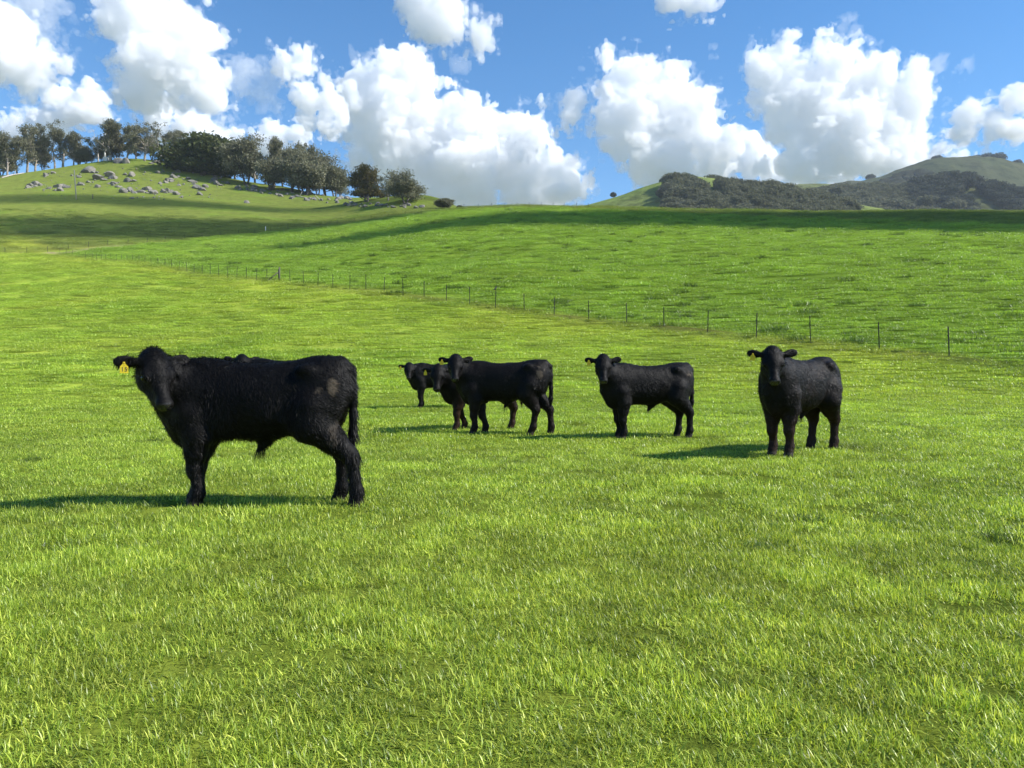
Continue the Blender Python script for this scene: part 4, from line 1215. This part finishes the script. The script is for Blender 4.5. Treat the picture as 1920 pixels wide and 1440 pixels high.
        me = bpy.data.meshes.new('ear_tag'); me.from_pydata([tuple(q) for q in vv], [], fc + [list(range(nn))[::-1], list(range(nn, 2 * nn))]); me.materials.append(M_TAG)
        mt = Matrix([list(TM[0]) + [o[0]], list(TM[1]) + [o[1]], list(TM[2]) + [o[2]], [0, 0, 0, 1]])
        tg = link('ear_tag', me, root); tg.matrix_local = mt; tg['label'] = 'yellow plastic ear tag'
        V_, F_ = tubes([(np.array([[0, .004, -.045], [0, .004, .005]]), .006)], 8)
        link('stud', np_mesh('stud', V_, F_, M_TAG), tg)
        if tag_text:
            cu = bpy.data.curves.new('tag_number', 'FONT'); cu.body = tag_text; cu.size = .048; cu.align_x = 'CENTER'; cu.align_y = 'CENTER'; cu.extrude = .0004
            tmp = bpy.data.objects.new('tmp_text', cu); COL.objects.link(tmp)
            dg = bpy.context.evaluated_depsgraph_get(); tm = bpy.data.meshes.new_from_object(tmp.evaluated_get(dg))
            bpy.data.objects.remove(tmp); tm.materials.clear(); tm.materials.append(M_INK)
            link('tag_number', tm, tg, (0, -.047, .0026))
    return root

def spot(px, D):
    x = (px - CX) / FPX * D
    return (x, D, hz(x, D) - .005)
# headings: 180 faces picture-left, 270 faces the camera
make_calf(spot(483, 6.16), 181, 'largest black calf, side-on with muddy rump, yellow tag numbered 15', k=.98, poll=(.245, .30, 1.215), yaw=136, pitch=56, roll=2,
          front=((-.01, 0), (.09, .0)), hind=((-.19, .0), (-.01, 0)), ears=((6, 0), (14, 0)), tag_text='15', h=.0105, nhair=48000, mud=[(-1.10, 1, .99, .038, .10, .42), (-1.0, 1, .95, .05, .035, .4), (-1.12, 1, .60, .05, .12, .15)], hair_len=.040, hair_w=.0032, seed=3)
make_calf(spot(945, 11.9), 168, 'black calf standing side-on in front of the brown-legged calf', k=.945, poll=(.31, .22, 1.26), yaw=104, pitch=50, front=((.02, 0), (-.12, 0)), hind=((.16, 0), (-.12, 0)),
          ears=((-2, 0), (5, 0)), nhair=11000, mud=[(-1.06, 1, 1.0, .08, .12, .4)], hair_w=.005, seed=5, brown=.12)
make_calf(spot(903, 12.75), 200, 'brown-legged black calf mostly hidden behind the side-on calf', k=.92, poll=(.40, .15, 1.13), yaw=68, pitch=58, front=((.05, 0), (-.18, 0)), hind=((.12, 0), (.02, 0)), ears=((22, 0), (18, 0)), nhair=8000, brown=.4, hair_w=.005, seed=7)
make_calf(spot(822, 18.4), 190, 'small black calf standing farthest back in the group', k=.90, poll=(.33, .13, 1.16), yaw=86, pitch=50, ears=((10, 0), (10, 0)), front=((.03, 0), (-.03, 0)), nhair=6000, hair_w=.007, seed=9, h=.016)
make_calf(spot(1214, 11.45), 194, 'shaggy black calf standing alone beside the side-on pair', k=.93, poll=(.36, .15, 1.285), yaw=72, pitch=52, front=((.0, 0), (-.02, 0)), hind=((-.03, 0), (.06, 0)), ears=((2, 0), (7, 0)), nhair=13000, mud=[(-1.08, 1, 1.04, .08, .05, .5)], hair_len=.032, hair_w=.0045, seed=11)
make_calf(spot(1501, 9.5), 221, 'brownish black calf turned towards the camera, last in the row beside the fence', k=.985, poll=(.36, .09, 1.265), yaw=37, pitch=52, front=((.02, 0), (.0, 0)), hind=((.02, 0), (.16, 0)), ears=((0, 0), (2, 0)), nhair=16000, brown=.30, hair_len=.032, hair_w=.004, seed=13, h=.012)
make_calf(spot(536, 12.6), 172, 'calf hidden behind the largest calf, only its poll and ear showing', k=.99, poll=(.26, .12, 1.225), yaw=118, pitch=45, ears=((-4, 0), (-4, 0)), tag_ear=0, nhair=6000, hair_w=.006, seed=15, h=.016)
# ------------------------------------------------------------------ grass
def grass_mat():
    m = N('grass_blades')
    t = m.n('Attribute', attribute_name='tint', attribute_type='INSTANCER').outputs['Color']
    v = m.n('Attribute', attribute_name='shade').outputs['Fac']
    f = m.ramp(v, [(0.0, (.34, .42, .32)), (.35, (.80, .90, .7)), (.65, (1.2, 1.18, 1.0)), (.88, (1.75, 1.55, 1.5)), (1.0, (2.3, 1.9, 2.8))])  # random blade tones, straw-pale ones; sun glints and shaded gaps put into colour
    c = m.mix(1.0, t, f, 'MULTIPLY')
    d = m.n('BsdfPrincipled', {'Base Color': c, 'Roughness': .38, 'Specular IOR Level': .4})
    tr = m.n('BsdfTranslucent', {'Color': m.mix(1.0, c, (1.25, 1.2, .7), 'MULTIPLY')})
    mx = m.n('MixShader', {0: .4, 1: d.outputs[0], 2: tr.outputs[0]})
    return m.surf(mx)
M_GRASS = grass_mat()

def turf(seed, size, n, length, width, lean=(.15, 1.1), clump=0.0, flat=0.0):
    rs = np.random.default_rng(seed)
    a = rs.uniform(0, 6.283, n); r = size * .5 * np.sqrt(rs.random(n)) * 1.1
    x, y = r * np.cos(a), r * np.sin(a)
    if clump:
        q = rs.uniform(-.5, .5, (7, 2)) * size; j = rs.integers(0, 7, n); x = x * (1 - clump) + q[j, 0] * clump; y = y * (1 - clump) + q[j, 1] * clump
    az = rs.uniform(0, 6.283, n); th = rs.uniform(*lean, n)
    L = length * rs.uniform(.45, 1.35, n); W = width * rs.uniform(.6, 1.3, n)
    dx, dy = np.cos(az), np.sin(az)
    tw = rs.uniform(-.6, .6, n)
    sx, sy = -np.sin(az + tw), np.cos(az + tw)
    Vs = []
    # bend over along the blade: three spans
    px, py, pz = x, y, np.full(n, -.01); ang = th * .35
    for i, (wf, seg) in enumerate(((.8, 0), (1.0, .38), (.75, .36), (0, .32))):
        px = px + dx * np.sin(ang) * L * seg; py = py + dy * np.sin(ang) * L * seg; pz = pz + np.cos(ang) * L * seg
        ang = ang + th * .45
        if wf: Vs += [np.stack([px - sx * W * wf / 2, py - sy * W * wf / 2, pz], 1), np.stack([px + sx * W * wf / 2, py + sy * W * wf / 2, pz], 1)]
        else: Vs.append(np.stack([px, py, pz], 1))
    V = np.stack(Vs, 1).reshape(-1, 3)
    V[:, 2] = np.maximum(V[:, 2], -.01)
    i7 = np.arange(n)[:, None] * 7
    Q = np.concatenate([i7 + np.array([[0, 1, 3, 2]]), i7 + np.array([[2, 3, 5, 4]])]); T = i7 + np.array([[4, 5, 6]])
    return np_mesh('turf', V, [Q, T], M_GRASS, smooth=True, attrs={'shade': np.repeat(flat + (1 - 2 * flat) * rs.random(n) ** 1.15, 7)})

RINGS = [  # from, to, patch size, patches per m2, blades, length, width
    (1.3, 5.0, .24, 120, 270, .043, .0031),
    (5.0, 11.0, .34, 52, 270, .046, .0044),
    (11.0, 24.0, .60, 16, 330, .052, .0085),
    (24.0, 55.0, 1.2, 3.8, 400, .072, .018),
    (55.0, 120.0, 2.4, .8, 620, .085, .030),
    (120.0, 235.0, 4.6, .22, 640, .10, .058),
]
meshes, pts, scl, rot, idx = [], [], [], [], []
rs = np.random.default_rng(99)
for k_, (d0, d1, size, den, nb, ln, wd) in enumerate(RINGS):
    b0 = len(meshes)
    for v in range(5): meshes.append(turf(100 + k_ * 10 + v, size, nb, ln, wd, lean=((.15, 1.0), (.4, 1.8), (.3, 1.5), (.5, 2.0), (.2, 1.3))[v], clump=(0, .35, .2, 0, .45)[v], flat=(0, 0, .1, .26, .34, .38)[k_]))
    # broad low leaves mixed into the turf
    meshes.append(turf(105 + k_ * 10, size, int(nb * .55), ln * .55, wd * 2.3, lean=(1.0, 2.3), clump=.3, flat=(0, 0, .1, .26, .34, .38)[k_]))
    e0, e1 = d0 * .88, d1 * 1.12
    half = .74
    side = 1.7
    n = int(den * (half * (e1 ** 2 - e0 ** 2) + 2 * side * (e1 - e0)))
    yy = np.linspace(e0, e1, 400); cw = np.cumsum(half * yy + side)
    Y = np.interp(rs.random(n) * cw[-1], cw, yy); X = rs.uniform(-1, 1, n) * (half * Y + side)
    # soft change-over between neighbouring rings
    keep = rs.random(n) < np.clip(np.minimum((Y - e0) / (d0 * .24), (e1 - Y) / (d1 * .24)), 0, 1) * 1.1
    keep &= ~((Y > 195) & (X > -60) & (rs.random(n) < .0))
    X, Y = X[keep], Y[keep]; n = len(X)
    tall = 1.0 + .3 * np.clip(fbm(X / 2.6 + 11, Y / 2.6, octv=3), -1, 1)
    pts.append(np.stack([X, Y, height(X, Y)], 1)); idx.append(b0 + rs.choice(6, n, p=(.19, .19, .19, .16, .15, .12)))
    s = rs.uniform(.85, 1.2, n)
    scl.append(np.stack([s, s, s * tall], 1)); rot.append(np.stack([np.zeros(n), np.zeros(n), rs.uniform(0, 6.28, n)], 1))
pts = np.concatenate(pts); scl = np.concatenate(scl); rot = np.concatenate(rot); idx = np.concatenate(idx)
tint, w_, w2_, d1_, d2_ = zones(pts[:, 0], pts[:, 1])
_n5 = fbm(pts[:, 0] / .55 + 31, pts[:, 1] / .55, octv=3)
scl[:, 2] *= 1 + .22 * _n5
tint = tint * (1 + .35 * _n5[:, None] + .16 * rs.normal(size=(len(pts), 1))).clip(.55, 1.5)
scl[:, 2] *= 1 + .45 * w_ * (1 - w2_)
ok = ~((w2_ > .5) & (pts[:, 1] > 240))
# nothing grows on the worn track
dtr, _ = polyline_dist(pts[:, 0], pts[:, 1], _tr); ok &= dtr > 1.6
instancer('grass', pts[ok], rot[ok], scl[ok], idx[ok], meshes, tint[ok], 'short bright green pasture grass covering the paddocks', 'grass')

# rank tussocks: scattered in the lusher paddock, thick along the near fence
tm = [turf(300 + v, .9, 260, .24, .012, (.3, 1.1), .25) for v in range(4)]
rs = np.random.default_rng(17)
T = []
while len(T) < 330:
    D = 34 + (185 - 34) * rs.random() ** 1.4; px = rs.uniform(300, 2000)
    x = (px - CX) / FPX * D
    _, w_, w2_, _, _ = zones(np.array([x]), np.array([D]))
    if w_[0] > .6 and w2_[0] < .4: T.append((x, D, rs.uniform(.5, 1.5) * (1 + D / 150), 1))
for i in range(0, 22):
    a, b = P1[i], P1[i + 1]
    for j in range(5 if i < 6 else 3):
        t_ = rs.random(); p = a * (1 - t_) + b * t_; T.append((p[0] + rs.normal() * .35, p[1] + rs.normal() * .4, rs.uniform(.35, .9), .8))
for i in range(45):
    D = 4 + 50 * rs.random() ** 1.3; x = rs.uniform(-.7, .7) * D; T.append((x, D, rs.uniform(.2, .42), .55))
T = np.array(T)
_, w_, _, _, _ = zones(T[:, 0], T[:, 1])
tp = np.stack([T[:, 0], T[:, 1], height(T[:, 0], T[:, 1])], 1)
ts = np.stack([T[:, 2], T[:, 2], T[:, 2] * .8], 1)
tc = np.where(T[:, 3:4] == 1, np.array([[.085, .15, .022]]), np.array([[.12, .185, .03]])) * rs.uniform(.7, 1.25, (len(T), 1))
instancer('tussock_grass', tp, np.stack([np.zeros(len(T)), np.zeros(len(T)), rs.uniform(0, 6.28, len(T))], 1), ts, rs.integers(0, 4, len(T)), tm, tc, 'darker rank grass tussocks in the pasture and along the fence', 'grass')
# ------------------------------------------------------------------ thin air haze over the whole land
hz_m = N('haze_air')
hz_m.surf(None, vol=hz_m.n('VolumePrincipled', {'Color': (.80, .88, 1.0, 1), 'Density': 0.00009, 'Anisotropy': 0.0}))
z0, z1 = float(min(_Z.min(), 0)) - 1.5, 520.0
me = box_mesh('haze', 13400, 13400, z0, z1, hz_m.m, bev=0.0)
haze = link('haze', me, loc=(0, 0, 0))
tag(haze, 'thin pale air between the pasture and the far hills', 'haze', None, 'stuff')
